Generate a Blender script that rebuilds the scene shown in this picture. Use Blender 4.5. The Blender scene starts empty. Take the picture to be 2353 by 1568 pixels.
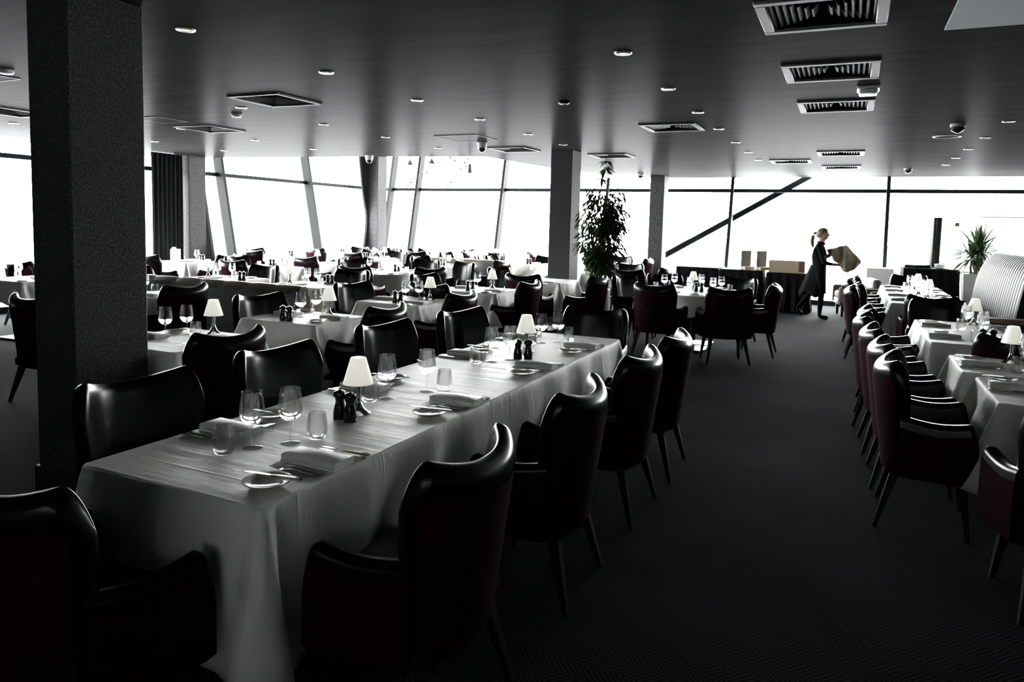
import bpy, bmesh, math, random
from mathutils import Vector, Matrix, noise
R_ = random.Random(7)
PI = math.pi
scn = bpy.context.scene
C = scn.collection
H = 2.8            # ceiling height

# ------------------------------------------------------------------ materials
def mat(name, col=(.5, .5, .5), rough=.6, metal=0., spec=.5, build=None, **kw):
    m = bpy.data.materials.new(name); m.use_nodes = True
    nt = m.node_tree; b = nt.nodes['Principled BSDF']
    b.inputs['Base Color'].default_value = (*col, 1)
    b.inputs['Roughness'].default_value = rough
    b.inputs['Metallic'].default_value = metal
    b.inputs['Specular IOR Level'].default_value = spec
    for k, v in kw.items(): b.inputs[k.replace('_', ' ')].default_value = v
    if build: build(nt, b)
    return m
def N(nt, t, **kw):
    n = nt.nodes.new(t)
    for k, v in kw.items():
        if k in n.inputs: n.inputs[k].default_value = v
        else: setattr(n, k, v)
    return n
def mathn(nt, op, a, b=None):
    n = nt.nodes.new('ShaderNodeMath'); n.operation = op
    for i, v in enumerate((a, b)):
        if v is None: continue
        if isinstance(v, (int, float)): n.inputs[i].default_value = v
        else: nt.links.new(v, n.inputs[i])
    return n.outputs[0]
def coords(nt, scale=(1, 1, 1), kind='Object'):
    tc = N(nt, 'ShaderNodeTexCoord'); mp = N(nt, 'ShaderNodeMapping')
    mp.inputs['Scale'].default_value = scale
    nt.links.new(tc.outputs[kind], mp.inputs['Vector']); return mp.outputs[0]
def noise_col(nt, b, c1, c2, scale=(1, 1, 1), ns=5., detail=4., bump=0., lo=.35, hi=.65, dist=.02):
    v = coords(nt, scale); n = N(nt, 'ShaderNodeTexNoise', Scale=ns, Detail=detail)
    nt.links.new(v, n.inputs['Vector'])
    r = N(nt, 'ShaderNodeValToRGB'); e = r.color_ramp.elements
    e[0].position = lo; e[0].color = (*c1, 1); e[1].position = hi; e[1].color = (*c2, 1)
    nt.links.new(n.outputs['Fac'], r.inputs[0]); nt.links.new(r.outputs[0], b.inputs['Base Color'])
    if bump:
        bp = N(nt, 'ShaderNodeBump', Strength=bump, Distance=dist)
        nt.links.new(n.outputs['Fac'], bp.inputs['Height']); nt.links.new(bp.outputs[0], b.inputs['Normal'])
def glassy(name, tint=(.96, .97, .97), blend=.28, gain=1., rough=.0):
    m = bpy.data.materials.new(name); m.use_nodes = True
    nt = m.node_tree; nt.nodes.clear()
    out = N(nt, 'ShaderNodeOutputMaterial'); mx = N(nt, 'ShaderNodeMixShader')
    tr = N(nt, 'ShaderNodeBsdfTransparent', Color=(*tint, 1)); gl = N(nt, 'ShaderNodeBsdfGlossy', Roughness=rough)
    lw = N(nt, 'ShaderNodeLayerWeight', Blend=blend)
    f = mathn(nt, 'MULTIPLY', lw.outputs['Fresnel'], gain)
    nt.links.new(f, mx.inputs[0]); nt.links.new(tr.outputs[0], mx.inputs[1]); nt.links.new(gl.outputs[0], mx.inputs[2])
    nt.links.new(mx.outputs[0], out.inputs[0]); return m

def carpet(nt, b):
    tc = N(nt, 'ShaderNodeTexCoord'); sp = N(nt, 'ShaderNodeSeparateXYZ'); nt.links.new(tc.outputs['Object'], sp.inputs[0])
    X, Y = sp.outputs[0], sp.outputs[1]
    row = mathn(nt, 'FLOOR', mathn(nt, 'MULTIPLY', Y, 1 / .075))
    par = mathn(nt, 'SUBTRACT', mathn(nt, 'MULTIPLY', mathn(nt, 'FLOORED_MODULO', row, 2.), 2.), 1.)
    s = mathn(nt, 'FRACT', mathn(nt, 'MULTIPLY', mathn(nt, 'ADD', X, mathn(nt, 'MULTIPLY', mathn(nt, 'MULTIPLY', Y, par), .9)), 1 / .024))
    st = mathn(nt, 'GREATER_THAN', s, .52)
    v = coords(nt); n = N(nt, 'ShaderNodeTexNoise', Scale=180., Detail=2.); nt.links.new(v, n.inputs['Vector'])
    n2 = N(nt, 'ShaderNodeTexNoise', Scale=1.3, Detail=3.); nt.links.new(v, n2.inputs['Vector'])
    f = mathn(nt, 'MULTIPLY', mathn(nt, 'ADD', mathn(nt, 'MULTIPLY', st, .7), mathn(nt, 'MULTIPLY', n.outputs['Fac'], .5)), mathn(nt, 'ADD', n2.outputs['Fac'], .35))
    mx = N(nt, 'ShaderNodeMix', data_type='RGBA'); nt.links.new(f, mx.inputs[0])
    mx.inputs[6].default_value = (.0035, .004, .0048, 1); mx.inputs[7].default_value = (.062, .066, .068, 1)
    nt.links.new(mx.outputs[2], b.inputs['Base Color'])
    bp = N(nt, 'ShaderNodeBump', Strength=.5, Distance=.004); nt.links.new(f, bp.inputs['Height']); nt.links.new(bp.outputs[0], b.inputs['Normal'])
def linen(nt, b):
    v = coords(nt); n = N(nt, 'ShaderNodeTexNoise', Scale=420., Detail=1.); nt.links.new(v, n.inputs['Vector'])
    sp = N(nt, 'ShaderNodeSeparateXYZ'); nt.links.new(v, sp.inputs[0])
    ns = N(nt, 'ShaderNodeTexNoise', Scale=5., Detail=3.); nt.links.new(coords(nt, (.35, 2.2, 1)), ns.inputs['Vector'])
    def crease(c, per, off):
        w = mathn(nt, 'ABSOLUTE', mathn(nt, 'SUBTRACT', mathn(nt, 'FRACT', mathn(nt, 'ADD', mathn(nt, 'MULTIPLY', c, 1 / per), off)), .5))
        return mathn(nt, 'MAXIMUM', 0., mathn(nt, 'SUBTRACT', 1., mathn(nt, 'MULTIPLY', w, per / .007)))
    h = mathn(nt, 'ADD', crease(sp.outputs[0], .40, .5), crease(sp.outputs[1], .45, .22))
    h = mathn(nt, 'ADD', mathn(nt, 'MULTIPLY', h, .0013), mathn(nt, 'MULTIPLY', ns.outputs['Fac'], .011))
    h = mathn(nt, 'ADD', h, mathn(nt, 'MULTIPLY', n.outputs['Fac'], .0006))
    bp = N(nt, 'ShaderNodeBump', Strength=.75, Distance=1.); nt.links.new(h, bp.inputs['Height']); nt.links.new(bp.outputs[0], b.inputs['Normal'])
def leatherb(nt, b):
    v = coords(nt); n = N(nt, 'ShaderNodeTexNoise', Scale=190., Detail=2.); nt.links.new(v, n.inputs['Vector'])
    bp = N(nt, 'ShaderNodeBump', Strength=.12, Distance=.002); nt.links.new(n.outputs['Fac'], bp.inputs['Height']); nt.links.new(bp.outputs[0], b.inputs['Normal'])
def weave(c1, c2):
    def f(nt, b):
        v = coords(nt); br = N(nt, 'ShaderNodeTexBrick', Scale=38.); nt.links.new(v, br.inputs['Vector'])
        n = N(nt, 'ShaderNodeTexNoise', Scale=260.); nt.links.new(v, n.inputs['Vector'])
        mx = N(nt, 'ShaderNodeMix', data_type='RGBA'); nt.links.new(n.outputs['Fac'], mx.inputs[0])
        mx.inputs[6].default_value = (*c1, 1); mx.inputs[7].default_value = (*c2, 1); nt.links.new(mx.outputs[2], b.inputs['Base Color'])
        bp = N(nt, 'ShaderNodeBump', Strength=.4, Distance=.002); nt.links.new(n.outputs['Fac'], bp.inputs['Height']); nt.links.new(bp.outputs[0], b.inputs['Normal'])
    return f

M = {}
M['ceiling'] = mat('ceiling paint', rough=.30, spec=.00013, build=lambda nt, b: noise_col(nt, b, (.044, .045, .043), (.065, .066, .063), (.45, 2.6, 1), 2.2, 6., .12, .3, .7, .01))
M['carpet'] = mat('carpet', rough=1., spec=.02, build=carpet)
M['pillar'] = mat('speckled plaster', rough=.8, spec=.3, build=lambda nt, b: noise_col(nt, b, (.010, .010, .011), (.085, .085, .087), (1, 1, .55), 130., 3., .5, .42, .72, .006))
M['wall'] = mat('dark wall', (.05, .05, .052), .85)
M['skirt'] = mat('skirting', (.015, .015, .015), .5)
M['frame'] = mat('window frame', (.014, .0155, .0165), .6, spec=.06)
M['brace'] = mat('steel brace', (.006, .006, .0065), .7, spec=.05)
M['glass_pane'] = glassy('window glass', (.95, .96, .96), .12, .6)
M['screen_glass'] = glassy('screen glass', (.92, .95, .945), .12, .6)
def drink_glass():
    m = bpy.data.materials.new('drinking glass'); m.use_nodes = True; nt = m.node_tree; nt.nodes.clear()
    out = N(nt, 'ShaderNodeOutputMaterial'); mx = N(nt, 'ShaderNodeMixShader'); mx.inputs[0].default_value = .28
    tr = N(nt, 'ShaderNodeBsdfTransparent', Color=(.98, .985, .985, 1)); gl = N(nt, 'ShaderNodeBsdfGlass', IOR=1.48, Roughness=.0)
    nt.links.new(tr.outputs[0], mx.inputs[1]); nt.links.new(gl.outputs[0], mx.inputs[2]); nt.links.new(mx.outputs[0], out.inputs[0]); return m
M['glass'] = drink_glass()
M['linen'] = mat('white linen', (.82, .81, .80), .55, spec=.6, build=linen)
M['napkin'] = mat('napkin linen', (.85, .85, .85), .55, spec=.5)
M['leather'] = mat('black leather', (.003, .003, .0033), .25, spec=.17, build=leatherb)
M['plum'] = mat('plum woven fabric', rough=1., spec=.02, build=weave((.007, .002, .0035), (.030, .0095, .016)))
M['leg'] = mat('dark leg wood', (.009, .0075, .007), .6, spec=.15)
M['tan'] = mat('olive brown leather', (.13, .108, .078), .42, build=leatherb)
M['greyback'] = mat('grey panel leather', (.2, .21, .215), .55, build=leatherb)
M['pale'] = mat('pale leather', (.017, .017, .016), .45, spec=.05, build=leatherb)
M['seam'] = mat('dark seam', (.02, .02, .02), .7)
M['wood'] = mat('brown wood', rough=.45, build=lambda nt, b: noise_col(nt, b, (.05, .028, .018), (.12, .07, .045), (1, 14, 14), 3.))
M['chrome'] = mat('polished steel', (.55, .55, .55), .16, 1.)
M['steel'] = mat('cutlery steel', (.6, .59, .57), .18, 1.)
M['china'] = mat('plate glaze', (.62, .61, .59), .12)
M['mill'] = mat('black lacquer', (.004, .004, .004), .13)
M['tabletop'] = mat('table board', (.10, .07, .05), .6)
M['vent'] = mat('vent metal', (.10, .10, .098), .55)
M['vent_dark'] = mat('vent void', (.006, .006, .006), .9)
M['louvre'] = mat('grey louvre', (.055, .055, .054), .6)
M['ring'] = mat('downlight ring', (.45, .45, .45), .35, .7)
M['lamp_on'] = mat('lit downlight', (.9, .8, .7), .5, Emission_Color=(1, .74, .52, 1), Emission_Strength=.22)
M['white'] = mat('white plastic', (.75, .75, .75), .4)
M['greyplastic'] = mat('grey plastic', (.32, .32, .32), .4)
M['black'] = mat('black plastic', (.008, .008, .008), .2)
M['bluepanel'] = mat('blue grey panel', (.33, .40, .42), .6)
M['blackcloth'] = mat('black cloth', (.006, .006, .0065), .9, spec=.1)
M['card'] = mat('cardboard', rough=.9, build=lambda nt, b: noise_col(nt, b, (.36, .29, .20), (.44, .36, .26), (1, 1, 1), 60.))
M['tape'] = mat('brown tape', (.12, .07, .045), .4)
M['cream'] = mat('cream board', (.10, .092, .078), .8, spec=.1)
M['planter'] = mat('white planter', (.72, .72, .71), .4)
M['greypot'] = mat('grey pot', (.22, .225, .225), .5)
M['soil'] = mat('soil', (.02, .014, .01), 1.)
M['leaf'] = mat('leaf', rough=.6, spec=.08, build=lambda nt, b: noise_col(nt, b, (.012, .022, .008), (.05, .085, .03), (1, 1, 1), 9.))
M['yucca'] = mat('yucca leaf', rough=.45, build=lambda nt, b: noise_col(nt, b, (.02, .04, .012), (.10, .17, .055), (1, 1, 1), 6.))
M['stem'] = mat('stem bark', (.05, .04, .028), .8)
M['petal'] = mat('magenta petal', (.10, .018, .055), .6)
M['curtain'] = mat('charcoal curtain', (.02, .02, .022), .9, spec=.1)
M['skin'] = mat('skin', (.42, .26, .19), .55)
M['hair'] = mat('brown hair', (.10, .055, .032), .5)
M['shirt'] = mat('black clothing', (.007, .007, .008), .95, spec=.04)
M['shoe'] = mat('black shoe', (.006, .006, .006), .7, spec=.1)
M['khaki'] = mat('khaki cloth', rough=.95, spec=.1, build=lambda nt, b: noise_col(nt, b, (.22, .19, .13), (.30, .26, .19), (1, 1, 1), 30.))
M['lounge'] = mat('grey brown upholstery', (.10, .085, .08), .8)
M['rose'] = mat('dark flower', (.10, .02, .04), .6)
M['city'] = mat('hazy facade', (.030, .0305, .031), .9)
# frosted lamp shade: lets daylight through; faint emission added in place of a bulb
def shade_build(nt, b):
    out = [n for n in nt.nodes if n.type == 'OUTPUT_MATERIAL'][0]
    tl = N(nt, 'ShaderNodeBsdfTranslucent', Color=(.9, .9, .86, 1)); mx = N(nt, 'ShaderNodeMixShader'); mx.inputs[0].default_value = .5
    nt.links.new(b.outputs[0], mx.inputs[1]); nt.links.new(tl.outputs[0], mx.inputs[2]); nt.links.new(mx.outputs[0], out.inputs[0])
M['shade'] = mat('frosted shade', (.85, .85, .82), .6, build=shade_build, Emission_Color=(1, .98, .92, 1), Emission_Strength=.065)

# ------------------------------------------------------------------ mesh helpers
class MB:
    def __init__(s): s.v = []; s.f = []; s.mi = []
    def add(s, vs, fs, mi=0):
        o = len(s.v); s.v += [tuple(p) for p in vs]; s.f += [tuple(i + o for i in f) for f in fs]; s.mi += [mi] * len(fs); return s
    def box(s, c, d, rz=0., mi=0):
        x, y, z = d[0] / 2, d[1] / 2, d[2] / 2; cs, sn = math.cos(rz), math.sin(rz)
        vs = []
        for sx, sy, sz in ((-1, -1, -1), (1, -1, -1), (1, 1, -1), (-1, 1, -1), (-1, -1, 1), (1, -1, 1), (1, 1, 1), (-1, 1, 1)):
            a, b = sx * x, sy * y; vs.append((c[0] + a * cs - b * sn, c[1] + a * sn + b * cs, c[2] + sz * z))
        return s.add(vs, [(0, 3, 2, 1), (4, 5, 6, 7), (0, 1, 5, 4), (1, 2, 6, 5), (2, 3, 7, 6), (3, 0, 4, 7)], mi)
    def rbox(s, c, d, r=.01, seg=2, rz=0., mi=0):
        bm = bmesh.new(); bmesh.ops.create_cube(bm, size=1.)
        bmesh.ops.scale(bm, vec=d, verts=bm.verts)
        bmesh.ops.bevel(bm, geom=list(bm.edges), offset=min(r, min(d) * .49), segments=seg, profile=.5, affect='EDGES')
        m = Matrix.Translation(c) @ Matrix.Rotation(rz, 4, 'Z')
        s.add([m @ v.co for v in bm.verts], [[v.index for v in f.verts] for f in bm.faces], mi); bm.free(); return s
    def lathe(s, prof, seg=20, o=(0, 0, 0), mi=0, cap=True):
        vs, fs = [], []; n = len(prof)
        for r, z in prof:
            for k in range(seg):
                a = 2 * PI * k / seg; vs.append((o[0] + r * math.cos(a), o[1] + r * math.sin(a), o[2] + z))
        for i in range(n - 1):
            for k in range(seg):
                k2 = (k + 1) % seg; fs.append((i * seg + k, i * seg + k2, (i + 1) * seg + k2, (i + 1) * seg + k))
        if cap:
            fs.append(tuple(reversed(range(seg)))); fs.append(tuple((n - 1) * seg + k for k in range(seg)))
        return s.add(vs, fs, mi)
    def tube(s, pts, rad, seg=8, mi=0):
        pts = [Vector(p) for p in pts]; n = len(pts)
        if isinstance(rad, (int, float)): rad = [rad] * n
        vs, fs = [], []
        for i, p in enumerate(pts):
            t = (pts[min(i + 1, n - 1)] - pts[max(i - 1, 0)]).normalized()
            a = Vector((0, 0, 1)) if abs(t.z) < .9 else Vector((1, 0, 0))
            u = t.cross(a).normalized(); w = t.cross(u)
            for k in range(seg):
                q = 2 * PI * k / seg; vs.append(p + (u * math.cos(q) + w * math.sin(q)) * rad[i])
        for i in range(n - 1):
            for k in range(seg):
                k2 = (k + 1) % seg; fs.append((i * seg + k, i * seg + k2, (i + 1) * seg + k2, (i + 1) * seg + k))
        fs.append(tuple(reversed(range(seg)))); fs.append(tuple((n - 1) * seg + k for k in range(seg)))
        return s.add(vs, fs, mi)
    def prism(s, poly, z0, z1, mi=0):
        n = len(poly); vs = [(x, y, z0) for x, y in poly] + [(x, y, z1) for x, y in poly]
        return s.add(vs, [tuple(reversed(range(n))), tuple(range(n, 2 * n))] + [(i, (i + 1) % n, (i + 1) % n + n, i + n) for i in range(n)], mi)
    def hexa(s, a, b, mi=0):                 # two matching quads
        return s.add(list(a) + list(b), [(3, 2, 1, 0), (4, 5, 6, 7), (0, 1, 5, 4), (1, 2, 6, 5), (2, 3, 7, 6), (3, 0, 4, 7)], mi)
    def loops(s, rows, closed=True, cap=True, mi=0):
        n = len(rows[0]); vs = [p for r in rows for p in r]; fs = []
        for i in range(len(rows) - 1):
            for k in range(n if closed else n - 1):
                k2 = (k + 1) % n; fs.append((i * n + k, i * n + k2, (i + 1) * n + k2, (i + 1) * n + k))
        if cap: fs += [tuple(reversed(range(n))), tuple((len(rows) - 1) * n + k for k in range(n))]
        return s.add(vs, fs, mi)
    def leaf(s, p, d, L, w, droop=.3, mi=0):
        d = Vector(d).normalized(); p = Vector(p)
        sd = d.cross(Vector((0, 0, 1)))
        if sd.length < .01: sd = Vector((1, 0, 0))
        sd.normalize(); up = sd.cross(d)
        m = p + d * L * .5 - Vector((0, 0, droop * L * .25)); e = p + d * L - Vector((0, 0, droop * L))
        q = p + d * L * .22 - Vector((0, 0, droop * L * .06))
        return s.add([p, q + sd * w * .4 + up * w * .12, q - sd * w * .4 + up * w * .12, m + sd * w * .5 + up * w * .15, m - sd * w * .5 + up * w * .15, e, q, m],
                     [(0, 1, 6), (0, 6, 2), (1, 3, 7, 6), (6, 7, 4, 2), (3, 5, 7), (7, 5, 4)], mi)
    def data(s, name, mats, smooth=True, ang=40):
        me = bpy.data.meshes.new(name); me.from_pydata(s.v, [], s.f)
        for m in (mats if isinstance(mats, (list, tuple)) else [mats]): me.materials.append(m)
        if any(s.mi): me.polygons.foreach_set('material_index', s.mi)
        me.update()
        if smooth:
            me.polygons.foreach_set('use_smooth', [True] * len(me.polygons))
            try: me.set_sharp_from_angle(angle=math.radians(ang))
            except Exception: pass
        return me
    def obj(s, name, mats, parent=None, smooth=True, ang=40):
        o = bpy.data.objects.new(name, s.data(name, mats, smooth, ang)); C.objects.link(o)
        if parent: o.parent = parent
        return o
def tag(o, label, cat, group=None, kind=None):
    o['label'] = label; o['category'] = cat
    if group: o['group'] = group
    if kind: o['kind'] = kind
    return o
def empty(name, loc=(0, 0, 0), rz=0.):
    o = bpy.data.objects.new(name, None); C.objects.link(o); o.empty_display_size = .1
    o.location = loc; o.rotation_euler = (0, 0, rz); return o
def struct(o): o['kind'] = 'structure'; return o
def copy_tree(o, parent=None):
    c = o.copy(); C.objects.link(c)
    if parent: c.parent = parent
    for ch in [x for x in KIDS.get(o.name, [])]: copy_tree(ch, c)
    return c
KIDS = {}
def freeze(root):
    for o in list(C.objects):
        if o.parent: KIDS.setdefault(o.parent.name, [])
    KIDS[root.name] = [o for o in C.objects if o.parent == root]
    for k in KIDS[root.name]: KIDS[k.name] = [o for o in C.objects if o.parent == k]
class Proto:
    def __init__(s, make): s.make = make; s.root = None; s.used = False
    def place(s, loc, rz, label, cat, group=None):
        if s.root is None: s.root = s.make(); freeze(s.root)
        o = s.root if not s.used else copy_tree(s.root)
        s.used = True
        o.location = loc; o.rotation_euler = (0, 0, rz)
        return tag(o, label, cat, group)

# ------------------------------------------------------------------ room shell
LW = lambda z: -12.50 - .19 * (z - 2.8)       # window line of the left glazed wall, leaning outward
FW = lambda z: 17.62 + .21 * (z - 2.8)        # window line of the far glazed wall, leaning outward
struct(MB().box((-4.2, 6.6, -.1), (18.4, 23.4, .2)).obj('floor', M['carpet'], smooth=False))
main = [(-13.2, -4.6), (4.7, -4.6), (4.7, 17.62), (-4.86, 17.62), (-4.95, 17.1), (-5.84, 14.4), (-6.07, 11.8), (-8.43, 11.4), (-12.6, 10.95), (-13.2, 10.9)]
main[3] = (-4.8, 17.62)
VENTS_A = [(-.2, 4.41, 'large louvred ceiling vent nearest the camera'), (-.19, 6.0, 'louvred ceiling vent just before the white emergency light'), (-.18, 7.64, 'louvred ceiling vent just behind the white emergency light'),
           (-.18, 12.2, 'wide louvred ceiling vent over the aisle far back'), (-.19, 14.8, 'last louvred ceiling vent before the far windows'), (-.98, 13.48, 'louvred ceiling vent over the black draped service tables'),
           (-1.99, 8.74, 'louvred ceiling vent between the two downlight rows mid room')]
VENTS_B = [(-5.38, 5.75, 'large dark square ceiling diffuser to the right of the pillar'), (-8.05, 7.35, 'dark square ceiling diffuser over the tables beyond the booth'), (-4.98, 10.69, 'dark square ceiling diffuser behind the dome camera'),
           (-3.74, 11.98, 'dark square ceiling diffuser behind the hanging plant'), (-9.28, 5.47, 'dark square ceiling diffuser left of the pillar')]
ce = MB().prism(main, H, H + .35).obj('ceiling', M['ceiling'], smooth=False)
cut = MB()
for x, y, l in VENTS_A + VENTS_B: cut.box((x, y, H - .02), (.57, .57, .32))
co_ = cut.obj('cutter', M['ceiling'], smooth=False)
md = ce.modifiers.new('holes', 'BOOLEAN'); md.object = co_; md.operation = 'DIFFERENCE'; md.solver = 'EXACT'
dg = bpy.context.evaluated_depsgraph_get(); nm_ = bpy.data.meshes.new_from_object(ce.evaluated_get(dg))
ce.modifiers.clear(); ce.data = nm_; nm_.name = 'ceiling'; bpy.data.objects.remove(co_); struct(ce)
struct(MB().prism([(-13.6, 10.7), (-4.6, 10.7), (-4.6, 18.6), (-13.6, 18.6)], 4.4, 4.6).obj('ceiling', M['ceiling'], smooth=False))
struct(MB().box((4.5, 6.5, 1.4), (.2, 22.4, 2.8)).obj('wall_right', M['wall'], smooth=False))
b = MB()
b.box((-4.3, -4.4, 2.64), (17.8, .2, .32)); b.box((-4.3, -4.4, 1.15), (17.8, .2, 2.3)); b.box((-8.1, -4.4, 2.39), (10.2, .2, .18)); b.box((3.8, -4.4, 2.39), (1.6, .2, .18)); b.box((.0, -4.4, 2.34), (6.2, .2, .08))
struct(b.obj('wall_back', M['wall'], smooth=False))
struct(MB().box((-12.55, .8, 1.4), (.2, 10.3, 2.8)).obj('wall_left', M['wall'], smooth=False))
# bulkhead closing the space above the main ceiling along the raised window bay
bh = [(-12.95, 10.92), (-8.43, 11.4), (-6.07, 11.8), (-5.84, 14.4), (-4.95, 17.1), (-4.75, 18.0)]
b = MB()
for (x0, y0), (x1, y1) in zip(bh, bh[1:]):
    d = Vector((x1 - x0, y1 - y0, 0)).normalized(); n = Vector((d.y, -d.x, 0)) * .12
    b.hexa([(x0, y0, H + .3), (x1, y1, H + .3), (x1 + n.x, y1 + n.y, H + .3), (x0 + n.x, y0 + n.y, H + .3)],
           [(x0, y0, 4.42), (x1, y1, 4.42), (x1 + n.x, y1 + n.y, 4.42), (x0 + n.x, y0 + n.y, 4.42)])
struct(b.obj('trim_1', M['ceiling'], smooth=False))

wn = [0]
def slanted(P, a0, a1, z0, z1, dep0, dep1, mb):   # bar running up the leaning wall between along-wall positions a0..a1
    lo = [P(a0, z0, dep0), P(a1, z0, dep0), P(a1, z0, dep1), P(a0, z0, dep1)]
    hi = [P(a0, z1, dep0), P(a1, z1, dep0), P(a1, z1, dep1), P(a0, z1, dep1)]
    mb.hexa(lo, hi)
def window(P, a0, a1, top, mull=True):
    wn[0] += 1
    r = struct(empty('window_%d' % wn[0], P(a0, 0, 0)))
    off = Vector(r.location)
    Q = lambda a, z, d: tuple(Vector(P(a, z, d)) - off)
    g = MB(); slanted(Q, a0, a1, .08, top, .0, .012, g); struct(g.obj('pane', M['glass_pane'], r, smooth=False))
    if mull:
        g = MB(); slanted(Q, a0 - .035, a0 + .035, .0, top, -.20, .03, g); struct(g.obj('mullion', M['frame'], r, smooth=False))
    g = MB(); slanted(Q, a0, a1, 2.45, 2.53, -.07, .03, g); struct(g.obj('transom', M['frame'], r, smooth=False))
    g = MB(); slanted(Q, a0, a1, .0, .1, -.1, .03, g); struct(g.obj('bottom_rail', M['frame'], r, smooth=False))
    if top > 3: g = MB(); slanted(Q, a0, a1, 4.3, 4.4, -.1, .03, g); struct(g.obj('top_rail', M['frame'], r, smooth=False))
PL = lambda a, z, d: (LW(z) - d, a, z)
PF = lambda a, z, d: (a, FW(z) + d, z)
ly = [2.6, 5.95, 8.75]
window(PL, 5.95, 8.75, H); window(PL, 8.75, 10.9, H)
window(PL, 10.95, 11.55, 4.4); window(PL, 11.55, 14.35, 4.4); window(PL, 14.35, 17.1, 4.4)
fx = [-12.6, -12.0, -11.1, -8.42]
for a, c in zip(fx, fx[1:]): window(PF, a, c, 4.4)
window(PF, -8.42, -5.5, 4.4); window(PF, -5.5, -2.5, H); window(PF, -2.5, .72, H); window(PF, .72, 3.9, H); window(PF, 3.9, 4.6, H)
wr_ = struct(empty('window_9', (0, -4.42, 0)))  # unseen window behind the camera, made a high strip for soft fill light
struct(MB().box((0, 0, 2.39), (6., .012, .2)).obj('pane', M['glass_pane'], wr_, smooth=False)); struct(MB().box((0, .05, 2.3), (6., .1, .02)).obj('bottom_rail', M['frame'], wr_, smooth=False))
# diagonal steel behind the far glazing
b = MB()
p0, p1 = Vector((-5.6, FW(.0) + .2, -.05)), Vector((-.75, FW(2.9) + .2, 2.92))
d = (p1 - p0).normalized(); n = Vector((-d.z, 0, d.x)) * .062; t = Vector((0, .16, 0))
b.hexa([p0 - n, p0 + n, p0 + n + t, p0 - n + t], [p1 - n, p1 + n, p1 + n + t, p1 - n + t])
struct(b.obj('trim_2', M['brace'], smooth=False))
def pillar(x0, x1, y0, y1, top, label):
    r = tag(empty('pillar', ((x0 + x1) / 2, (y0 + y1) / 2, 0)), label, 'pillar'); struct(r)
    dx, dy = x1 - x0, y1 - y0
    struct(MB().rbox((0, 0, top / 2), (dx, dy, top), .008, 1).obj('shaft', M['pillar'], r, ang=30))
    struct(MB().rbox((0, 0, .075), (dx + .035, dy + .035, .15), .006, 1).obj('skirting', M['skirt'], r, ang=30))
pillar(-4.14, -3.80, 2.53, 2.99, H, 'dark speckled square pillar beside the long front table')
pillar(-4.44, -4.07, 10.95, 11.38, H, 'speckled square column with the potted ficus beside it')
pillar(-4.25, -3.92, 16.68, 17.12, H, 'grey square column before the far window with the diagonal steel')
pillar(-12.42, -12.0, 10.42, 10.84, H, 'grey square column next to the charcoal curtain')
pillar(-12.2, -11.78, 16.5, 16.92, 4.4, 'pale square column in the window corner')
# curtains
def curtain(y0, y1, ztop, tie, label):
    mb = MB(); nu, nz = 60, 26; rows = []
    for j in range(nz + 1):
        z = ztop * j / nz; k = 1.
        if tie: k = .25 + .75 * max(0., min(1., (z - 1.95) / (ztop - 1.95))) ** .8 if z > 1.9 else .25 + .12 * math.sin(z * 3)
        r = []
        for i in range(nu + 1):
            u = i / nu; y = y1 - (y1 - y0) * k * (1 - u)
            r.append((-12.12 + .035 * math.sin(u * 44 + .6 * math.sin(z)), y, z + .01))
        rows.append(r)
    back = [[(p[0] - .012, p[1], p[2]) for p in r] for r in rows]
    n = nu + 1
    vs = [p for r in rows for p in r] + [p for r in back for p in r]; o = n * (nz + 1); fs = []
    for j in range(nz):
        for i in range(nu):
            a = j * n + i; fs.append((a, a + 1, a + n + 1, a + n)); fs.append((o + a + n, o + a + n + 1, o + a + 1, o + a))
    mb.add(vs, fs); return tag(mb.obj('curtain', M['curtain']), label, 'curtain')
curtain(9.66, 10.36, 2.78, False, 'straight charcoal curtain hanging beside the grey window column')
curtain(15.95, 16.52, 4.3, True, 'charcoal curtain tied back beside the pale corner column')

# ------------------------------------------------------------------ ceiling fittings
def mk_light():
    r = empty('downlight')
    MB().lathe([(.036, -.001), (.038, -.010), (.060, -.007), (.063, 0)], 24, cap=False).obj('trim_ring', M['ring'], r)
    MB().lathe([(.037, -.0035), (.03, -.006), (.012, -.007)], 20).obj('lens', M['lamp_on'], r)
    return r
PR_light = Proto(mk_light)
rowname = {-3.965: 'row before the two speckled pillars', -1.49: 'row over the long front table', 1.46: 'row over the wall-side tables', -6.15: 'row over the booth tables', -8.5: 'row over the far left tables', -10.45: 'row nearest the left windows'}
ordn = ['first', 'second', 'third', 'fourth', 'fifth', 'sixth', 'seventh', 'eighth']
for x, ys in {-3.965: [3.43, 4.82, 6.2, 7.55, 8.95, 10.25], -1.49: [4.95, 6.34, 7.70, 9.03, 10.47, 11.85, 13.2], 1.46: [9.17, 10.6, 11.99, 13.31, 14.6], -6.15: [6.05, 7.43, 8.79, 10.27], -8.5: [5.9, 7.26, 8.64, 10.0], -10.45: [6.18, 8.4, 9.85]}.items():
    for i, y in enumerate(ys):
        PR_light.place((x, y, H), 0, '%s lit downlight from the front in the %s' % (ordn[i], rowname[x]), 'downlight', 'recessed ceiling downlights')
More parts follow.
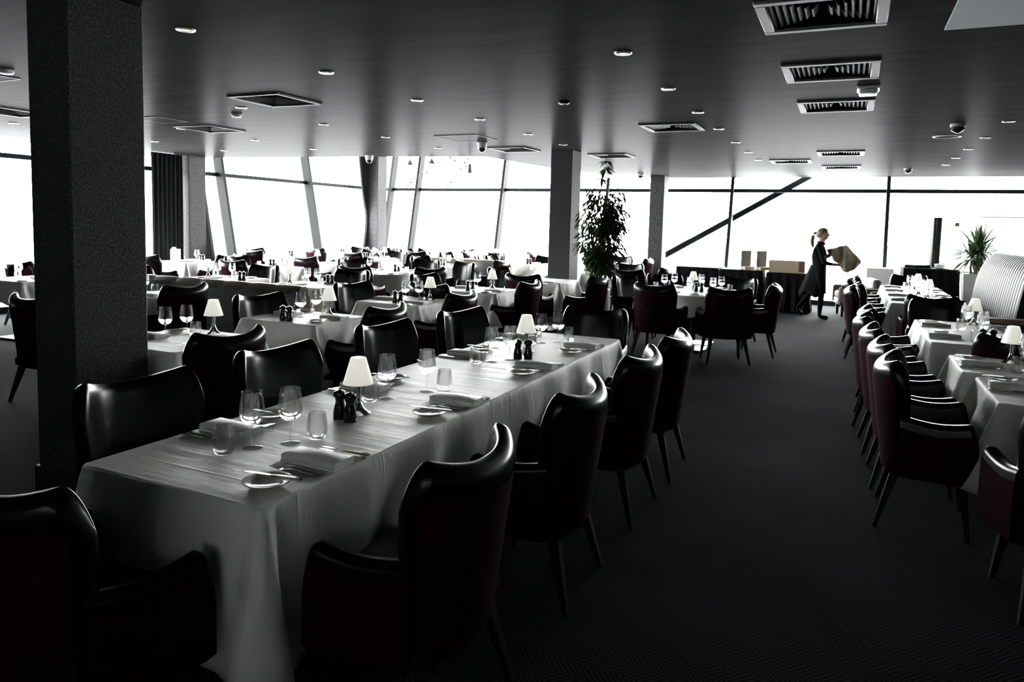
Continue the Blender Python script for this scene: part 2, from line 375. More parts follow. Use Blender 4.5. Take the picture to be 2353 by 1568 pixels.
def mk_vent_a():                      # two-way louvre with rounded blades
    r = empty('ceiling_vent'); S = .33
    f = MB()
    for a, b2, dx, dy in ((0, S - .03, 2 * S, .06), (0, -S + .03, 2 * S, .06), (S - .03, 0, .06, 2 * S - .12), (-S + .03, 0, .06, 2 * S - .12)):
        f.rbox((a, b2, -.006), (dx, dy, .02), .006, 1)
    f.obj('frame', M['vent'], r)
    MB().box((0, 0, .10), (.54, .54, .004)).obj('backing', M['vent_dark'], r, smooth=False)
    for sx in (-1, 1):
        for k in range(7):
            x = sx * (.03 + .036 * k); w = .26 - .031 * (6 - k)
            b = MB(); rows = []
            for q in range(7):
                y = -w + 2 * w * q / 6; e = 1 - (abs(q - 3) / 3.) ** 4 * .2
                rows.append([(x, y, .08), (x - sx * .012, y, .05 * e), (x + sx * .014, y, .002), (x + sx * .022, y, .004), (x + sx * .002, y, .055 * e), (x + sx * .012, y, .085)])
            b.loops(rows).obj('slat', M['louvre'], r)
    return r
def mk_vent_b():                      # four-way diffuser
    r = empty('ceiling_vent'); S = .33
    f = MB()
    for a, b2, dx, dy in ((0, S - .02, 2 * S, .04), (0, -S + .02, 2 * S, .04), (S - .02, 0, .04, 2 * S - .08), (-S + .02, 0, .04, 2 * S - .08)):
        f.rbox((a, b2, -.006), (dx, dy, .022), .005, 1)
    f.obj('frame', M['vent'], r)
    MB().box((0, 0, .1), (.58, .58, .004)).obj('backing', M['vent_dark'], r, smooth=False)
    for k in range(6):
        s0 = .28 - .045 * k; b = MB()
        rows = [[(-s0, -s0, .004), (s0, -s0, .004), (s0, s0, .004), (-s0, s0, .004)], [(-s0 + .05, -s0 + .05, .06), (s0 - .05, -s0 + .05, .06), (s0 - .05, s0 - .05, .06), (-s0 + .05, s0 - .05, .06)]]
        if s0 > .06: b.loops(rows, cap=False).obj('slat', M['louvre'], r, smooth=False)
    return r
VA, VB = Proto(mk_vent_a), Proto(mk_vent_b)
for x, y, l in VENTS_A: VA.place((x, y, H), 0, l, 'vent', 'two-way ceiling vents')
for x, y, l in VENTS_B: VB.place((x, y, H), 0, l, 'vent', 'four-way ceiling diffusers')
def access(x, y, s, label):
    r = tag(empty('access_panel', (x, y, H)), label, 'hatch')
    MB().box((0, 0, -.002), (s, s, .006)).obj('door', M['ceiling'], r, smooth=False)
    f = MB()
    for a, b2, dx, dy in ((0, s / 2, s, .012), (0, -s / 2, s, .012), (s / 2, 0, .012, s), (-s / 2, 0, .012, s)): f.box((a, b2, -.004), (dx, dy, .008))
    f.obj('frame', M['vent'], r, smooth=False)
access(-5.02, 9.14, .66, 'flush ceiling hatch beside the dome camera'); access(-7.2, 3.85, .6, 'flush ceiling hatch left of the dark pillar'); access(-7.98, 6.5, .45, 'small flush ceiling hatch before a square diffuser')
struct(MB().box((1.25, 3.9, H - .004), (1.62, 2.16, .012)).obj('trim_3', M['bluepanel'], smooth=False))
def dome(x, y, label):
    r = tag(empty('dome_camera', (x, y, H)), label, 'camera')
    MB().lathe([(.075, 0), (.078, -.02), (.07, -.07), (.062, -.085)], 24).obj('housing', M['white'], r)
    MB().lathe([(.058, -.08), (.055, -.11), (.035, -.135), (.01, -.145)], 20).obj('lens_dome', M['black'], r)
dome(-5.06, 9.72, 'white dome camera under the ceiling mid room'); dome(-8.2, 11.2, 'white dome camera on the ceiling edge by the tied curtain')
def detector(x, y, s, label, m='greyplastic'):
    r = tag(empty('smoke_detector', (x, y, H)), label, 'detector')
    MB().lathe([(.055 * s, 0), (.055 * s, -.018 * s), (.048 * s, -.025 * s)], 24).obj('base', M[m], r)
    k = 1. if s > 1.2 else .25
    MB().lathe([(.046 * s, -.022 * s), (.046 * s, -.022 * s - .028 * s * k), (.03 * s, -.022 * s - .04 * s * k), (.008 * s, -.022 * s - .053 * s * k)], 20).obj('sensor', M['black' if k == 1. else m], r)
detector(1.01, 9.25, 1.35, 'round ceiling smoke detector over the wall-side tables'); detector(.93, 15.3, 1.3, 'round ceiling smoke detector near the far windows'); detector(-4.42, 16.4, 1.3, 'white ceiling smoke detector before the grey far column', 'white')
detector(-2.58, 6.66, 1., 'dark ceiling smoke detector between the two front downlight rows', 'black'); detector(-6.6, 6.42, 1.1, 'white ceiling smoke detector beside the large diffuser', 'white'); detector(-6.61, 3.86, 1.1, 'white ceiling smoke detector left of the dark pillar', 'white')
r = tag(empty('speaker_ring', (1.03, 10.4, H)), 'flat round ceiling speaker beyond the smoke detector', 'speaker')
MB().lathe([(.16, 0), (.16, -.006), (.14, -.008), (.135, -.002)], 32, cap=False).obj('rim', M['white'], r); MB().lathe([(.135, -.002), (.05, -.003)], 32).obj('grille', M['ceiling'], r)
r = tag(empty('emergency_light', (.08, 6.78, H)), 'white box emergency light between two louvred vents', 'light')
MB().rbox((0, 0, -.012), (.17, .22, .024), .006, 1).obj('base', M['white'], r); MB().rbox((0, 0, -.04), (.14, .2, .034), .014, 3).obj('diffuser', M['white'], r)

# ------------------------------------------------------------------ wing armchair
def back_pt(u, v, k):
    a = abs(u)
    zt = .882 + .040 * min(1, a / .8) ** 2.2 - .15 * max(0., (a - .76) / .24) ** 2.3
    z = .30 + v * (zt - .30); h = (z - .3) / .6
    x = u * (.232 + .055 * h); y = -.155 - .085 * h + .135 * a ** 2.3 * (.55 + .45 * h)
    nx, ny = .75 * u * a ** .6, -1.; L = math.hypot(nx, ny); nx /= L; ny /= L
    es = max(0., (a - .80) / .20); et = max(0., (v - .88) / .12)
    e = math.sqrt(max(0., 1 - es * es)) * math.sqrt(max(0., 1 - et * et))
    t = {'in': -.016 * e, 'out': .062 * e, 'cov': .062 * e + .005, 'cov0': .062 * e - .004}[k]
    return (x + nx * t, y + ny * t, z)
def sheet(mb, us, vs, k0, k1, mi=0):
    n = len(us); A = [[back_pt(u, v, k0) for u in us] for v in vs]; B = [[back_pt(u, v, k1) for u in us] for v in vs]
    pts = [p for r in A for p in r] + [p for r in B for p in r]; o = n * len(vs); fs = []
    for j in range(len(vs) - 1):
        for i in range(n - 1):
            a = j * n + i; fs += [(a, a + n, a + n + 1, a + 1), (o + a, o + a + 1, o + a + n + 1, o + a + n)]
    m = len(vs) - 1
    for i in range(n - 1): fs += [(i, i + 1, o + i + 1, o + i), (m * n + i + 1, m * n + i, o + m * n + i, o + m * n + i + 1)]
    for j in range(m): fs += [(j * n, o + j * n, o + (j + 1) * n, (j + 1) * n), (j * n + n - 1, (j + 1) * n + n - 1, o + (j + 1) * n + n - 1, o + j * n + n - 1)]
    mb.add(pts, fs, mi)
def mk_chair(lite=False):
    r = empty('wing_armchair'); q = 1 if not lite else 2
    nn = 26 // q; us = [math.sin(PI / 2 * i / nn) for i in range(-nn, nn + 1)]; vs = [math.sin(PI / 2 * j / (18 // q)) for j in range(18 // q + 1)]
    b = MB(); sheet(b, us, vs, 'in', 'out'); bo = b.obj('backrest', M['leather'], r, ang=75)
    b = MB(); uc = [-.9 + 1.8 * i / (16 // q) for i in range(16 // q + 1)]; vc = [.0 + .845 * j / (10 // q) for j in range(10 // q + 1)]
    sheet(b, uc, vc, 'cov0', 'cov'); o = b.obj('back_cover', M['plum'], bo, ang=60); o['label'] = 'plum woven fabric on the outer back'
    for s in (-1, 1):
        rows = []; prow = []; nT = 20 // q + 2
        for i in range(nT + 1):
            t = i / nT; y = -.14 + .36 * math.sin(t * PI / 2 * 1.0); tt = (y + .14) / .36
            x = s * (.250 + .036 * tt); zt = .632 - .028 * math.sin(PI * tt) + .012 * tt - .13 * max(0, (tt - .86) / .14) ** 2.6
            w = .034 * (1 - .35 * max(0, (tt - .9) / .1)); zb = .305
            sec = [(-w, zb), (-w, zt - .03), (-w * .8, zt - .01), (-w * .4, zt), (w * .4, zt), (w * .8, zt - .01), (w, zt - .03), (w, zb)]
            rows.append([(x + dx, y, z) for dx, z in sec]); prow.append((x, y, zt, w))
        ao = MB().loops(rows).obj('armrest', M['leather'], r, ang=60)
        rows = [[(x + s * (w + .004), y, .31), (x + s * (w + .004), y, zt - .06), (x + s * (w - .006), y, zt - .06), (x + s * (w - .006), y, .31)] for x, y, zt, w in prow[:-1]]
        o = MB().loops(rows).obj('side_panel', M['plum'], ao, ang=60); o['label'] = 'plum woven fabric outside the arm'
    MB().rbox((0, .03, .425), (.45, .40, .13), .035, 3).obj('seat', M['leather'], r)
    MB().rbox((0, .01, .335), (.5, .40, .07), .015, 1).obj('seat_frame', M['plum'], r)
    for sx in (-1, 1):
        MB().loops([[(sx * .235 + a * .011, .205 + c * .011, 0) for a, c in ((-1, -1), (1, -1), (1, 1), (-1, 1))], [(sx * .195 + a * .024, .16 + c * .024, .33) for a, c in ((-1, -1), (1, -1), (1, 1), (-1, 1))]]).obj('leg', M['leg'], r, smooth=False)
        MB().loops([[(sx * .25 + a * .011, -.23 + c * .011, 0) for a, c in ((-1, -1), (1, -1), (1, 1), (-1, 1))], [(sx * .19 + a * .024, -.14 + c * .024, .33) for a, c in ((-1, -1), (1, -1), (1, 1), (-1, 1))]]).obj('leg', M['leg'], r, smooth=False)
    return r
CH = Proto(mk_chair); CHL = Proto(lambda: mk_chair(True))
def chair(x, y, face, label, group='black leather wing armchairs'):
    a = math.radians(face); x -= .06 * math.cos(a); y -= .06 * math.sin(a)
    (CH if y < 8.2 else CHL).place((x, y, 0), math.radians(face - 90), label, 'chair', group)

# ------------------------------------------------------------------ tableware
def parts(name, ps):
    def f():
        r = empty(name)
        done = {}
        for n, mb, m in ps():
            up = {'cap': 'shade', 'knob': 'head'}.get(n)
            done[n] = mb.obj(n, M[m], done.get(up, r))
        return r
    return f
BOWL = [(.006, .088), (.022, .093), (.036, .105), (.0445, .124), (.0455, .134), (.043, .160), (.0365, .212)]
def bowl_mb(seg=28):
    b = MB(); prof = BOWL + [(.0355, .2125)] + [(r - .0013, z + (.0015 if i < 3 else 0)) for i, (r, z) in reversed(list(enumerate(BOWL)))]
    return b.lathe(prof, seg, cap=False)
STEM = [(.0045, .006), (.0035, .02), (.0035, .07), (.006, .089)]
FOOT = [(.036, 0), (.0365, .0015), (.03, .003), (.006, .008)]
PW = Proto(parts('wine_glass', lambda: [('bowl', bowl_mb(), 'glass'), ('stem', MB().lathe(STEM, 12), 'glass'), ('foot', MB().lathe(FOOT, 28), 'glass')]))
def one(name, mb, m, ang=40):
    return lambda: mb().obj(name, M[m], ang=ang)
def wl(): b = bowl_mb(14); b.lathe(STEM, 8); b.lathe(FOOT, 14); return b
PWL = Proto(one('wine_glass', wl, 'glass'))
TUM = [(.026, 0), (.031, .004), (.0385, .022), (.040, .035), (.0385, .06), (.0335, .102)]
def tumb(seg=28): return MB().lathe(TUM + [(.0325, .1025)] + [(r - .0018, z + (.006 if i < 2 else 0)) for i, (r, z) in reversed(list(enumerate(TUM)))], seg)
PT = Proto(one('tumbler', tumb, 'glass')); PTL = Proto(one('tumbler', lambda: tumb(14), 'glass'))
def lamp_ps():
    base = MB().lathe([(.055, 0), (.055, .004), (.045, .008), (.025, .028), (.014, .055), (.0125, .075), (.0125, .155)], 24)
    sh = [(.066, .135), (.034, .25)]
    shade = MB().lathe([(.066, .135), (.0365, .238), (.034, .248), (.030, .25), (.0295, .247), (.0335, .236), (.063, .136)], 32, cap=False)
    top = MB().lathe([(.031, .236), (.031, .246)], 24)
    stem = MB().lathe([(.0125, .155), (.0105, .156), (.0105, .2)], 16)
    return [('base', base, 'chrome'), ('stem', stem, 'chrome'), ('shade', shade, 'shade'), ('cap', MB().lathe([(.022, .228), (.022, .236)], 20), 'greyplastic')]
PLMP = Proto(parts('table_lamp', lamp_ps))
def mill_ps():
    body = MB().lathe([(.027, 0), (.028, .006), (.026, .010), (.0275, .016), (.0275, .03), (.022, .055), (.018, .072), (.019, .084), (.023, .09)], 20)
    head = MB().lathe([(.018, .09), (.026, .096), (.0275, .106), (.023, .117), (.010, .123)], 20)
    knob = MB().lathe([(.004, .122), (.006, .127), (.005, .133), (.002, .135)], 10)
    return [('body', body, 'mill'), ('head', head, 'mill'), ('knob', knob, 'chrome')]
PM = Proto(parts('pepper_mill', mill_ps))
PP = Proto(one('side_plate', lambda: MB().lathe([(.03, 0), (.047, .002), (.052, .006), (.076, .013), (.078, .0155), (.075, .0165), (.053, .0095), (.046, .0055), (.01, .005)], 36), 'china'))
def fork():
    b = MB(); pts = [(0, -.095, .003), (0, -.04, .006), (0, .02, .010), (0, .04, .006)]
    for (x0, y0, z0), (x1, y1, z1), w0, w1 in zip(pts, pts[1:], (.005, .0035, .003), (.0035, .003, .009)):
        b.hexa([(-w0, y0, z0 - .0015), (w0, y0, z0 - .0015), (w0, y0, z0 + .0015), (-w0, y0, z0 + .0015)], [(-w1, y1, z1 - .0015), (w1, y1, z1 - .0015), (w1, y1, z1 + .0015), (-w1, y1, z1 + .0015)])
    b.hexa([(-.009, .04, .0045), (.009, .04, .0045), (.009, .04, .0075), (-.009, .04, .0075)], [(-.0115, .062, .003), (.0115, .062, .003), (.0115, .062, .0055), (-.0115, .062, .0055)])
    for k in range(4):
        x = -.0095 + .0063 * k; b.hexa([(x - .0016, .062, .003), (x + .0016, .062, .003), (x + .0016, .062, .0055), (x - .0016, .062, .0055)], [(x - .001, .105, .009), (x + .001, .105, .009), (x + .001, .105, .0105), (x - .001, .105, .0105)])
    return b
def knife():
    b = MB(); b.loops([[(s * w, y, z) for s, z in ((-1, .002), (1, .002), (1, h), (-1, h))] for y, w, h in ((-.115, .006, .008), (-.10, .0075, .0105), (-.03, .006, .009), (-.005, .0045, .008))])
    b.loops([[(-.0045, y, .0045), (w, y, .004), (w, y, .0052), (-.0045, y, .007)] for y, w in ((-.005, .0045), (.01, .010), (.08, .010), (.105, .004), (.112, -.003))]); return b
PF_, PK = Proto(one('fork', fork, 'steel')), Proto(one('knife', knife, 'steel'))
def napkin():
    b = MB()
    for k, (z0, z1, dx) in enumerate(((0, .009, 0), (.0092, .018, .003), (.0182, .026, .002))):
        rows = []
        for i in range(13):
            t = i / 12; y = -.115 + .23 * t; bul = .006 * math.sin(PI * t) * (k + 1) / 2
            w = .055 - dx * .5
            rows.append([(-w + dx, y, z0), (w + dx, y, z0), (w + dx + .002, y, (z0 + z1) / 2), (w * .92 + dx, y, z1), (0, y, z1 + bul), (-w * .92 + dx, y, z1), (-w + dx - .002, y, (z0 + z1) / 2)])
        b.loops(rows)
    return b
PN = Proto(one('napkin', napkin, 'napkin', 50))

TZ = .7535
def cloth(name, x0, x1, y0, y1, drop, corner, label, rnd=None, amp=.013):
    rg = random.Random(hash((round(x0, 2), round(y0, 2))) % 9999)
    cx, cy = (x0 + x1) / 2, (y0 + y1) / 2
    P = []                                  # (point, normal, distance to corner, arc length)
    if rnd:
        n = 120
        for i in range(n):
            a = 2 * PI * i / n; P.append(((rnd * math.cos(a), rnd * math.sin(a)), (math.cos(a), math.sin(a)), 9., rnd * a))
    else:
        hx, hy = (x1 - x0) / 2, (y1 - y0) / 2; cr = .018
        cs = [(hx, -hy), (hx, hy), (-hx, hy), (-hx, -hy)]; s = 0.
        for q in range(4):
            ax, ay = cs[q - 1]; bx, by = cs[q]; L = math.hypot(bx - ax, by - ay); tx, ty = (bx - ax) / L, (by - ay) / L; nx, ny = ty, -tx
            m = max(8, int(L / .024))
            ts = [cr + (L - 2 * cr) * (.5 - .5 * math.cos(PI * i / m)) * .35 + (L - 2 * cr) * .65 * i / m for i in range(m + 1)]
            for t in ts: P.append(((ax + tx * t, ay + ty * t), (nx, ny), min(t, L - t), s + t))
            s += L
            nx2, ny2 = -ty * -1, 0
            # corner arc towards the next side
            cxp, cyp = bx - tx * cr - nx * cr, by - ty * cr - ny * cr
            for k in (1, 2, 3):
                a = PI / 2 * k / 4; dx, dy = nx * math.cos(a) + tx * math.sin(a), ny * math.cos(a) + ty * math.sin(a)
                P.append(((cxp + dx * cr, cyp + dy * cr), (dx, dy), 0., s - .0))
    ph = [(rg.uniform(0, 6.28), rg.uniform(.7, 1.3)) for _ in range(4)]
    LT = P[-1][3] + .001
    nb = max(3, int(LT / .42))
    def wave(s):
        v = 0
        for k, (p, a) in enumerate(ph): v += a * math.sin(2 * PI * s / LT * (nb + k * 3 - 2) + p) / (1 + .5 * k)
        return v
    rowsT = [(-.011, .0), (-.004, .0), (0., -.003), (.0045, -.010)]
    rows = [[(p[0] + n[0] * o, p[1] + n[1] * o, TZ + dz) for p, n, d, s in P] for o, dz in rowsT]
    nv = 12
    for j in range(1, nv + 1):
        t = j / nv; r = []
        for p, n, d, s in P:
            D = drop + (corner - drop) * max(0., 1 - d / .34) ** 1.15
            g = math.exp(-1.2 * (d / (.022 + .06 * t)) ** 2); val = math.exp(-((d - .05 - .10 * t) / (.02 + .045 * t)) ** 2)
            if rnd: o = .006 + t * (.018 + .035 * math.sin(s / rnd * 9 + ph[0][0]) + .016 * math.sin(s / rnd * 14 + ph[1][0])); D = drop + .02 * math.sin(s / rnd * 9 + ph[0][0])
            else: o = .006 + t * (.035 + .125 * g - .085 * val) + amp * t ** .8 * wave(s + .22 * t) * (1 - g)
            o = max(o, .002)
            r.append((p[0] + n[0] * o, p[1] + n[1] * o, TZ - .010 - (D - .010) * t))
        rows.append(r)
    n = len(P); mb = MB(); mb.loops(rows, cap=False)
    c_ = len(mb.v); mb.v.append((0., 0., TZ))
    for i in range(n): mb.f.append((c_, i, (i + 1) % n)); mb.mi.append(0)
    o = mb.obj(name, M['linen'], ang=80)
    # cloth hem thickness
    md = o.modifiers.new('hem', 'SOLIDIFY'); md.thickness = .0016; md.offset = -1
    o.location = (cx, cy, 0); return tag(o, label, 'tablecloth', 'white linen tablecloths')
def table(x0, x1, y0, y1, desc, rnd=None):
    cx, cy = (x0 + x1) / 2, (y0 + y1) / 2
    r = tag(empty('dining_table', (cx, cy, 0)), 'dining table hidden beneath the white cloth of %s' % desc, 'table', 'dining tables')
    if rnd: MB().lathe([(rnd - .015, .715), (rnd - .01, .72), (rnd - .01, .744), (rnd - .015, .748)], 48).obj('table_top', M['tabletop'], r)
    else: MB().rbox((0, 0, .732), (x1 - x0 - .015, y1 - y0 - .015, .032), .004, 1).obj('table_top', M['tabletop'], r)
    L = y1 - y0
    for dy in ([0] if L < 1.3 else [-L / 2 + .55, L / 2 - .55]):
        MB().rbox((0, dy, .39), (.07, .07, .66), .008, 1).obj('column', M['leg'], r)
        MB().rbox((0, dy, .015), (.5, .5, .03), .008, 1).obj('base_plate', M['chrome' if rnd else 'leg'], r)

def setting(edge, c, side, desc, place, full=True, glass=True):
    """One place at an edge of a table. edge: the fixed coordinate of that edge; c: position along it."""
    ang = {'S': 0., 'E': PI / 2, 'N': PI, 'W': -PI / 2}[side]     # turns local +y (into the table) to world
    ox, oy = (c, edge) if side in 'SN' else (edge, c)
    cs, sn = math.cos(ang), math.sin(ang)
    def at(x, y): return (ox + x * cs - y * sn, oy + x * sn + y * cs, TZ)
    far = oy > 8.6
    j = lambda s=.008: R_.uniform(-s, s)
    W = '%s of %s' % (place, desc)
    nm = lambda s: '%s %s' % (s, W)
    PN.place(at(.0 + j(), .135 + j()), ang + j(.05), nm('folded white napkin'), 'napkin', 'folded napkins')
    PP.place(at(-.24 + j(), .125 + j()), 0, nm('small side plate'), 'plate', 'side plates')
    if full:
        p = at(-.225, .135); PK.place((p[0], p[1], TZ + .0165), ang + .18 + j(.15), nm('butter knife'), 'knife', 'butter knives')
        PF_.place(at(-.125, .125 + j()), ang + j(.06), nm('outer fork'), 'fork', 'dinner forks')
        PF_.place(at(-.098, .130 + j()), ang + j(.06), nm('inner fork'), 'fork', 'dinner forks')
        PK.place(at(.102, .125 + j()), ang + j(.05), nm('inner knife'), 'knife', 'dinner knives')
        PK.place(at(.130, .125 + j()), ang + j(.05), nm('outer knife'), 'knife', 'dinner knives')
    elif oy < 13:
        PF_.place(at(-.11, .125 + j()), ang + j(.06), nm('fork'), 'fork', 'dinner forks')
        PK.place(at(.11, .125 + j()), ang + j(.05), nm('knife'), 'knife', 'dinner knives')
    if glass:
        (PWL if far else PW).place(at(.12 + j(), .36 + j()), j(1), nm('stemmed wine glass'), 'wine glass', 'empty wine glasses')
        (PTL if far else PT).place(at(.205 + j(), .31 + j()), j(1), nm('stemless water tumbler'), 'tumbler', 'empty water tumblers')
SW = {'E': 'right side', 'W': 'left side', 'S': 'near side', 'N': 'far side'}
FACE = {'E': 180, 'W': 0, 'S': 90, 'N': 270}
def lampmills(lx, ly, mx, my, desc, n=2, dx=.07, dy=.0):
    if lx is not None: PLMP.place((lx, ly, TZ), 0, 'small table lamp with white conical shade on %s' % desc, 'lamp', 'table lamps')
    for k in range(n):
        PM.place((mx + dx * k, my + dy * k, TZ), 0, 'shiny black %s mill %s on %s' % (('pepper', 'salt')[k], ('on the left', 'on the right')[k], desc), 'mill', 'black salt and pepper mills')

# ------------------------------------------------------------------ long front table
LT = 'the long front table'
X0, X1, Y0, Y1 = -2.30, -1.505, 1.545, 5.19
table(X0, X1, Y0, Y1, LT); cloth('tablecloth', X0, X1, Y0, Y1, .41, .72, 'white cloth over the long front table with a corner hanging near the floor', amp=.022)
OE = ['first', 'second', 'third', 'fourth']
for i, y in enumerate((1.95, 2.92, 3.90, 4.70)):
    setting(X1, y, 'E', LT, 'at the %s aisle-side place' % OE[i])
    chair(-1.275 + .015 * i, y, 180 + (0, 2, -1, 1)[i], 'black wing chair, %s on the aisle side of the long front table' % OE[i])
for i, y in enumerate((2.07, 2.94, 4.01, 4.95)):
    setting(X0, y - (0 if i < 3 else .12), 'W', LT, 'at the %s window-side place' % OE[i])
    chair(-2.49 - (0, .04, .1, .04)[i], y, (-4, -5, -7, -12)[i], 'black wing chair, %s on the window side of the long front table' % OE[i])
chair(-1.95, 1.36, 85, 'black wing chair at the near end of the long front table')
chair(-1.87, 5.53, 274, 'black wing chair at the far end of the long front table')
lampmills(-1.90, 2.53, -1.92, 2.43, LT + "'s near half", dx=.066, dy=-.015); lampmills(-1.89, 4.32, -1.84, 4.08, LT + "'s far half", dx=.062, dy=.02)

# ------------------------------------------------------------------ other tables
def square(x0, x1, y0, y1, desc, seats, lamp=None, mills=None, full=False, drop=.22, corner=.39, chairs=True, nm=2, gl=None):
    table(x0, x1, y0, y1, desc)
    cloth('tablecloth', x0, x1, y0, y1, drop, corner, 'white cloth draped over %s' % desc)
    cx, cy = (x0 + x1) / 2, (y0 + y1) / 2
    for s in seats:
        side = s[0]; off = s[1] if len(s) > 1 else 0.; ch = s[2] if len(s) > 2 else True
        e = {'E': x1, 'W': x0, 'S': y0, 'N': y1}[side]; c = (cx if side in 'SN' else cy) + off
        setting(e, c, side, desc, 'on the ' + SW[side] + (s[5] if len(s) > 5 else ''), full, gl is None)
        if ch is True:
            g = s[3] if len(s) > 3 else .30
            p = {'E': (x1 + g, c), 'W': (x0 - g, c), 'S': (c, y0 - g), 'N': (c, y1 + g)}[side]
            chair(p[0], p[1], FACE[side] + (s[4] if len(s) > 4 else 0), 'black wing chair on the %s of %s' % (SW[side] + (s[5] if len(s) > 5 else ''), desc))
    for k, (t, gx, gy) in enumerate(gl or []):
        first = [g[0] for g in gl].index(t) == k
        (PW if t == 'w' else PT).place((gx, gy, TZ), k * .7, '%s, %s one on %s' % ('stemmed wine glass' if t == 'w' else 'stemless water tumbler', 'left' if first else 'right', desc), 'wine glass' if t == 'w' else 'tumbler', 'empty wine glasses' if t == 'w' else 'empty water tumblers')
    if lamp or mills: lampmills(*(lamp or (None, None)), *(mills or (0, 0)), desc, n=nm if mills else 0)
D2, D3, D4, D5, D6 = ['the %s table behind the dark pillar' % o for o in ('first', 'second', 'third', 'fourth', 'fifth')]
square(-4.50, -3.72, 3.10, 3.86, D2, [('E', .14, False), ('W', -.05, False)], (-4.10, 3.76), None, gl=[('w', -4.25, 3.48), ('w', -4.23, 3.64), ('t', -4.42, 3.36), ('t', -4.12, 3.62)])
chair(-3.63, 3.25, 176, 'black wing chair on the right side of the first table behind the dark pillar')
square(-4.57, -3.80, 4.47, 5.17, D3, [('E', .07, True, .17, 2), ('W', .07, True, .0, -8)], (-4.09, 5.02), (-4.19, 4.56), drop=.21, corner=.38, gl=[('w', -4.22, 4.81), ('w', -4.24, 5.03), ('t', -4.4, 4.9), ('t', -4.02, 4.88)])
square(-4.60, -3.85, 6.08, 6.84, D4, [('E', -.2, True, .17, 0), ('W', -.03, True, .12, -10)], (-4.06, 6.66), (-4.20, 6.2), drop=.22, gl=[('w', -4.21, 6.41), ('w', -4.10, 6.50), ('t', -4.33, 6.42), ('t', -4.13, 6.6)])
square(-4.58, -3.80, 7.72, 8.44, D5, [('E', -.12, True, .11, 0), ('W', .05, True, .27, -10)], (-4.08, 8.20), (-4.24, 7.84), drop=.22, gl=[('w', -4.27, 8.16), ('t', -4.41, 8.28), ('t', -4.13, 8.30)])
square(-4.58, -3.74, 9.70, 10.48, D6, [('E', -.53, False), ('W', .1, True, .18, -8)], (-4.42, 10.34), None, drop=.24)
chair(-3.34, 9.56, 176, 'black wing chair on the right side of the fifth table behind the dark pillar')
chair(-4.05, 9.32, 90, 'black wing chair with its back to the camera at the fifth table behind the dark pillar'.replace('with its back to the camera at', 'before'))
chair(-4.2, 7.12, 85, 'black wing chair before the fourth table behind the dark pillar')
D7, D7b = 'the booth table nearer the aisle', 'the booth table nearer the windows'
square(-6.68, -5.80, 6.92, 7.62, D7, [('N', .1, True, .20, 2), ('S', .0, False)], (-6.50, 7.20), (-6.1, 7.46))
square(-8.20, -7.25, 6.95, 7.62, D7b, [('N', .02, True, .16, -2), ('S', .0, False)], (-8.0, 7.25), (-7.26, 7.1), nm=2)
D8 = 'the round table in mid room'
def roundt(cx, cy, rad, desc, seats, lamp, mills, drop=.28):
    table(cx - rad, cx + rad, cy - rad, cy + rad, desc, rad)
    cloth('tablecloth', cx - rad, cx + rad, cy - rad, cy + rad, drop, drop, 'white round cloth draped over %s' % desc, rnd=rad)
    for k, (ang, dist, pl, doch) in enumerate(seats):
        a = math.radians(ang)
        # places round the table use a local frame turned towards the centre
        ox, oy = cx + math.cos(a) * (rad - .03), cy + math.sin(a) * (rad - .03); th = a + PI / 2
        cs, sn = math.cos(th), math.sin(th)
        at = lambda x, y: (ox + x * cs - y * sn, oy + x * sn + y * cs, TZ)
        W = '%s of %s' % (pl, desc)
        PN.place(at(0, .135), th, 'folded white napkin ' + W, 'napkin', 'folded napkins')
        PP.place(at(-.2, .16), 0, 'small side plate ' + W, 'plate', 'side plates')
        PWL.place(at(.13, .36), 0, 'stemmed wine glass ' + W, 'wine glass', 'empty wine glasses')
        PTL.place(at(.19, .26), 0, 'stemless water tumbler ' + W, 'tumbler', 'empty water tumblers')
        PF_.place(at(-.1, .125), th, 'fork ' + W, 'fork', 'dinner forks'); PK.place(at(.1, .125), th, 'knife ' + W, 'knife', 'dinner knives')
        if doch: chair(cx + math.cos(a) * dist, cy + math.sin(a) * dist, ang + 180 + doch[0], 'black wing chair ' + W)
    lampmills(*lamp, *mills, desc)
roundt(-6.90, 9.85, .66, D8, [(-75, .92, 'on the near side', (-8,)), (-20, 1.05, 'on the near right side', (-10,)), (52, 1.25, 'on the far right side', (14,)), (92, 1.2, 'on the far side', (0,)), (152, .98, 'on the far left side', (10,))], (-7.0, 10.1), (-6.78, 10.0))
D9 = 'the table before the far booth'
square(-7.35, -6.55, 11.85, 12.5, D9, [('E', .05, True, .42), ('W', .1, True, .18, -10)], (-6.85, 12.35), (-7.15, 12.1))
DR = 'the round table by the aisle'
roundt(-1.86, 9.78, .74, DR, [(-105, .86, 'on the near left side', (6,)), (-56, .98, 'on the near right side', (-12,)), (-5, .80, 'on the right side', (6,)), (62, .86, 'on the far right side', (8,)), (122, .92, 'on the far left side', (0,)), (168, .82, 'on the left side', (-6,))], (-1.9, 10.02), (-1.80, 9.72), drop=.26)
DA, DB, DC, DD = 'the nearest wall-side table', 'the second wall-side table', 'the third wall-side table', 'the far wall-side table'
square(.74, 1.50, 4.30, 5.04, DA, [('W', .1, False), ('E', 0, False)], None, None, True, .24, .45)
square(.69, 1.45, 5.17, 5.86, DB, [('W', .0, False), ('E', 0, False)], (1.03, 5.72), None, True, .24, .45)
square(.64, 1.42, 6.47, 8.10, DC, [('W', -.42, False, 0, 0, ' nearest to the camera'), ('W', .38, False, 0, 0, ' farther from the camera'), ('E', -.3, False), ('E', .5, False, 0, 0, ' farther from the camera')], (1.12, 7.98), (.985, 6.56), True, .26, .5)
